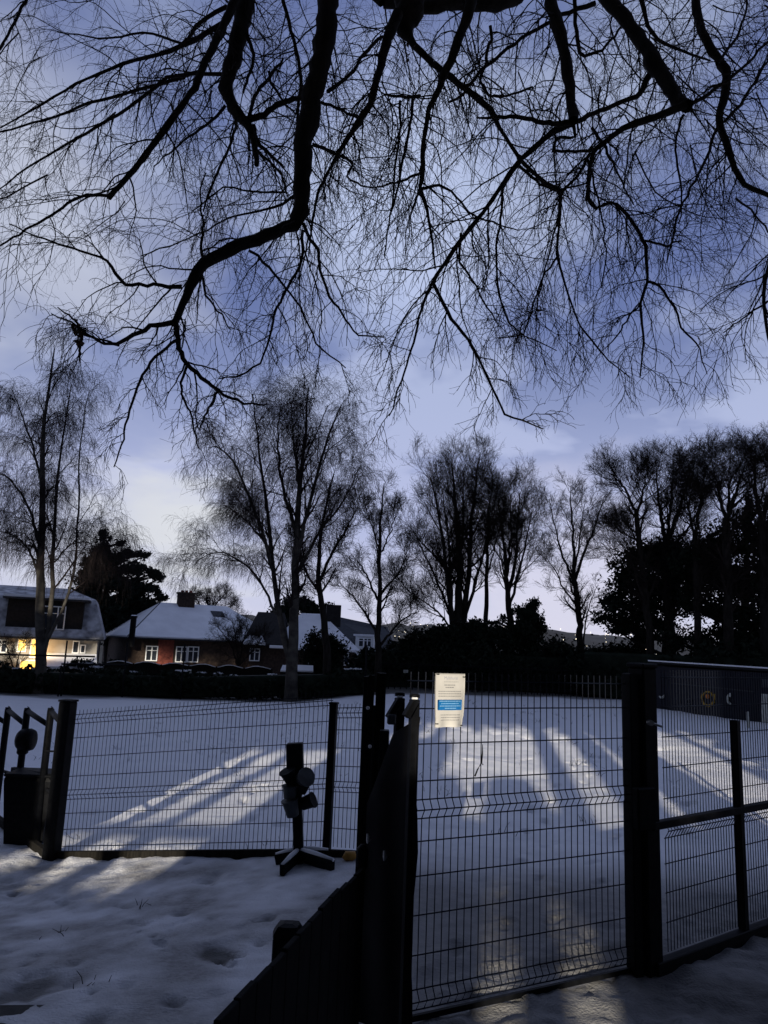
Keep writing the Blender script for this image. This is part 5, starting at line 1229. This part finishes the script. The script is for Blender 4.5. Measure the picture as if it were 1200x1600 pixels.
# ------------------------------------------------------------------ unseen trees and hedges added behind the viewer to shape the light
YC = -9.
rngC = np.random.default_rng(99)
def blocker_conifer_mesh(h, r0, zc, n, seed):
    rg = np.random.default_rng(seed); B = []
    k = 16
    for i in range(k):
        z = zc + (h - zc) * i / k; r = r0 * (1 - .8 * (i / k) ** 1.5)
        for a in np.linspace(0, 2 * np.pi, 6)[:-1] + rg.random() * 6: B.append((r * .45 * math.cos(a), r * .45 * math.sin(a), z + .5, r * .62, r * .62, .9))
    V, Q = leafcloud(B, n, .34, rg, shell=.4); return V, Q
zc_ = 6.1
def blocker_tree_at(x, y, h, r0, zc, seed, label, tr=.34):
    e = empty('conifer_tree', (x, y, 0), label, 'tree', 'conifers behind the viewer')
    V, Q = blocker_conifer_mesh(h, r0, zc, 2600, seed); V = V + np.array([x, y, 0]); mk('crown', V, Q, M['pine'], e)
    mb = MB()
    k = 10; core = [(x, y, zc + .1)] + [(x + .1 * rngC.normal(), y, zc + (h - zc) * (i + .5) / k) for i in range(k)] + [(x, y, h)]
    mb.tube(core, [r0 * .5] + [r0 * .92 * (1 - .5 * ((i + .5) / k) ** 2) for i in range(k)] + [.05], 10); mb.build('inner_growth', M['pine'], e)
    mb = MB(); mb.tube([(x, y, -.2), (x + .02, y, zc * .5), (x, y, zc + .6)], [tr * .62, tr * .5, tr * .42], 10); mb.build('trunk', M['bark'], e, True)
    return e
LB = 'tall dark conifer in the row standing behind the viewer'
for i, x in enumerate(np.arange(-36, 16.1, 2.6)):  # added row blocks the sun; crown gaps light the field and houses
    if -5 < x < -4.5: x += 1.15
    if -2.5 < x < -2: x -= .8
    blocker_tree_at(x + .0, YC - 1.6 + .5 * (i % 2), 30 + rngC.normal() * 1.2, 2.6, 8.0 if -8 < x < 3.4 else 9.6 if 3.4 <= x < 9 else (14.3 if -29.5 < x < -24.5 else 15.5 if -24.5 <= x < -16 else 3.2), 200 + i, LB)
hb_ = empty('hedge', (-10, YC, 0), 'tall clipped hedge under the conifers behind the viewer', 'hedge')  # added, unseen; its top edge decides where sunlight reaches the snow
mb = MB(); rg = random.Random(4)
x = -38.
def htop(x):
    if -8.2 < x < -4.6: return 3.70
    if -4.6 <= x < -2.32: return 6.4
    if -2.32 <= x < -1.99: return 5.3
    if -1.99 <= x < -1.54: return 4.5
    if -1.54 <= x < -.55: return 3.2
    if -.55 <= x < 9: return 4.42 + .25 * math.sin(x * 2.3)
    return 6.6
Bk = []
while x < 18:
    t_ = htop(x + .1) + rg.uniform(-.07, .07); mb.box((x + .1, YC, t_ / 2), (.22, 1.0 + rg.uniform(-.1, .1), t_), 0, .03)
    Bk.append((x + .1, YC, t_ - .08, .13, .5, .05 if t_ < 4.2 else .14)); x += .2
mb.build('inner_growth', M['leaf'], hb_)
V, Q = leafcloud(Bk, 6000, .08, rngC, shell=.8); mk('foliage', V, Q, M['leaf'], hb_)
# unseen slender trunks, added to stripe the light on the snow
for k, (x, wd) in enumerate(((-6.15, .31), (-5.40, .20), (-.27, .44), (.50, .26))):
    e = empty('pine_tree', (x, YC + 1.2, 0), 'bare straight pine stem in the row behind the viewer', 'tree', 'pine stems behind the viewer')
    mb = MB(); mb.tube([(x, YC + 1.2, -.2), (x + .03, YC + 1.2, 3), (x, YC + 1.2, 12)], [wd * .56, wd * .5, wd * .42], 10); mb.build('trunk', M['bark'], e, True)
    V, Q = leafcloud([(x, YC + 1.2, 12.2, .6, .6, 1.2)], 260, .2, rngC); mk('crown', V, Q, M['pine'], e)

# added light blockers: boxy hollies behind, and yews out of view on both sides
for (xa_, xb_, za_, zb_) in ((-8.6, -6.95, 4.15, 9.), (-6.9, -4.5, 6.25, 9.), (-2.3, 3.3, 7.7, 9.9), (3.35, 9.2, 7.5, 11.2), (-1.54, -.9, 4.3, 5.3), (-.84, -.5, 4.02, 4.55)):
    e = empty('holly_tree', ((xa_ + xb_) / 2, YC - .2, 0), 'dense dark holly crown between the pine stems behind the viewer', 'tree', 'hollies behind the viewer')
    mb = MB(); mb.box(((xa_ + xb_) / 2, YC - .2, (za_ + zb_) / 2), (xb_ - xa_, 1.2, zb_ - za_), 0, .1); mb.build('inner_growth', M['leaf'], e)
    V, Q = leafcloud([(x_, YC - .2, z_, .15, .8, .3) for x_ in np.arange(xa_ + .1, xb_, .2) for z_ in np.arange(za_ + .15, zb_, .3)], 3000, .09, rngC); mk('crown', V, Q, M['leaf'], e)
    mb = MB(); mb.tube([((xa_ + xb_) / 2, YC - .2, -.2), ((xa_ + xb_) / 2, YC - .2, za_ + .3)], [.16, .1], 8); mb.build('trunk', M['bark'], e, True)
e = empty('pine_bough', (-5.6, YC + 1.0, 4.15), 'long low needle clad bough hanging across the pine stems', 'bough')  # unseen bough added to part the lit patch from the streaks
mb = MB(); mb.tube([(-7.3, YC + 1, 4.12), (-6.0, YC + 1, 4.07), (-4.6, YC + 1, 4.09)], [.05, .09, .12], 8); mb.build('branch', M['bark'], e, True)
V, Q = leafcloud([(x_, YC + 1, 4.08, .2, .2, .06) for x_ in np.arange(-7.2, -4.7, .2)], 900, .07, rngC); mk('needles', V, Q, M['pine'], e)
for (x_, y_, h_, r_, lab, sd_) in ((-8.4, 3.4, 9.5, 2.6, 'dark yew standing out of view left of the viewer', 301), (7.4, 1.6, 10., 2.6, 'dark yew standing out of view right of the viewer', 302)):
    e = empty('yew_tree', (x_, y_, gzf(x_, y_)), lab, 'tree')  # added out of view to shade the near snow
    V, Q = blocker_conifer_mesh(h_, r_, .8, 5000, sd_); mk('crown', V * [1, 1, 1] + np.array([x_, y_, 0]), Q, M['leaf'], e)
    mb = MB(); mb.tube([(x_, y_, .9)] + [(x_, y_, .9 + (h_ - 1.2) * i / 6) for i in range(1, 7)], [r_ * .4] + [r_ * .75 * (1 - .85 * (i / 6) ** 1.5) for i in range(1, 7)], 10); mb.build('inner_growth', M['leaf'], e)
    mb = MB(); mb.tube([(x_, y_, -.6), (x_, y_, 1.6)], [.3, .22], 10); mb.build('trunk', M['bark'], e, True)

hb2 = empty('hedge', (-22.5, YC - .4, 0), 'very tall clipped conifer screen behind the viewer, below the bare stems', 'hedge')  # unseen screen added as lower edge of the light on the houses
mb = MB(); mb.box((-22.6, YC - .2, 6.3), (13.6, 1.4, 12.6), 0, .2); mb.build('inner_growth', M['leaf'], hb2)
V, Q = leafcloud([(x_, YC - .2, z_, .6, .9, .6) for x_ in np.arange(-29, -16, .8) for z_ in np.arange(.5, 12.5, 1.)], 5000, .2, rngC); mk('foliage', V, Q, M['leaf'], hb2)
# added cedar canopy, out of view, that darkens the snow near the viewer
ce = empty('cedar_tree', (-3.6, -4.6, 0), 'wide flat topped dark cedar spreading over the viewer, out of view', 'tree')
mb = MB(); mb.tube([(-3.6, -4.6, -.3), (-3.6, -4.6, 3), (-3.4, -4.3, 9), (-3.0, -4.0, 14.5)], [.6, .45, .38, .1], 12); mb.build('trunk', M['bark'], ce, True)
mb = MB(); Bc = []
for k in range(46):
    x_, y_ = rngC.uniform(-10, 9), rngC.uniform(-6, 5.2); z_ = rngC.uniform(11.2, 13.8); r_ = rngC.uniform(1.3, 2.2)
    Bc.append((x_, y_, z_, r_, r_, .32)); mb.tube([(-3.3, -4.3, z_ - 1.2), ((x_ - 3.3) / 2, (y_ - 4.3) / 2, z_ - .5), (x_, y_, z_)], [.12, .08, .03], 6)
mb.build('limbs', M['bark'], ce, True); V, Q = leafcloud(Bc, 26000, .22, rngC, shell=.6, flat=.5); mk('crown', V, Q, M['leaf'], ce)
# dry grass tips showing through the snow of the field
gr = np.random.default_rng(8); P0 = []
for _ in range(260):
    cx, cy = gr.uniform(-9, 9), gr.uniform(8.5, 30) if gr.random() < .85 else gr.uniform(4, 8)
    if cy < 8.5 and cx > 0: continue
    for _ in range(gr.integers(2, 7)): P0.append((cx + gr.normal() * .06, cy + gr.normal() * .06))
P0 = np.array(P0); z_ = gz(P0[:, 0], P0[:, 1]); n_ = len(P0); base_ = np.stack([P0[:, 0], P0[:, 1], z_ - .03], 1)
dv = gr.normal(size=(n_, 3)) * .035; dv[:, 2] = gr.uniform(.05, .12, n_)
PG = np.stack([base_, base_ + dv * .6, base_ + dv * [1.6, 1.6, 1]], 1); RG = np.repeat(np.array([[.004, .003, .0015]]), n_, 0)
tag(tubes([(PG, RG)], 'grass', M['straw'], None, sides=3), 'sparse dry grass tips poking through the field snow', 'grass', kind='stuff')

V, Q = leafcloud([(x_, YC + .3, z_, .25, .3, .25) for x_ in np.arange(-1.45, -.5, .2) for z_ in np.arange(3.75, 4.3, .2)], 700, .06, rngC)  # added leaf screen, unseen, letting only part of the sun onto the path
e = empty('holly_tree', (-1.0, YC + .3, 0), 'thin young holly with sparse leaves behind the viewer', 'tree'); mk('crown', V, Q, M['leaf'], e)
mb = MB(); mb.tube([(-1.0, YC + .3, -.2), (-1.0, YC + .3, 4.0)], [.05, .03], 8); mb.build('trunk', M['bark'], e, True)
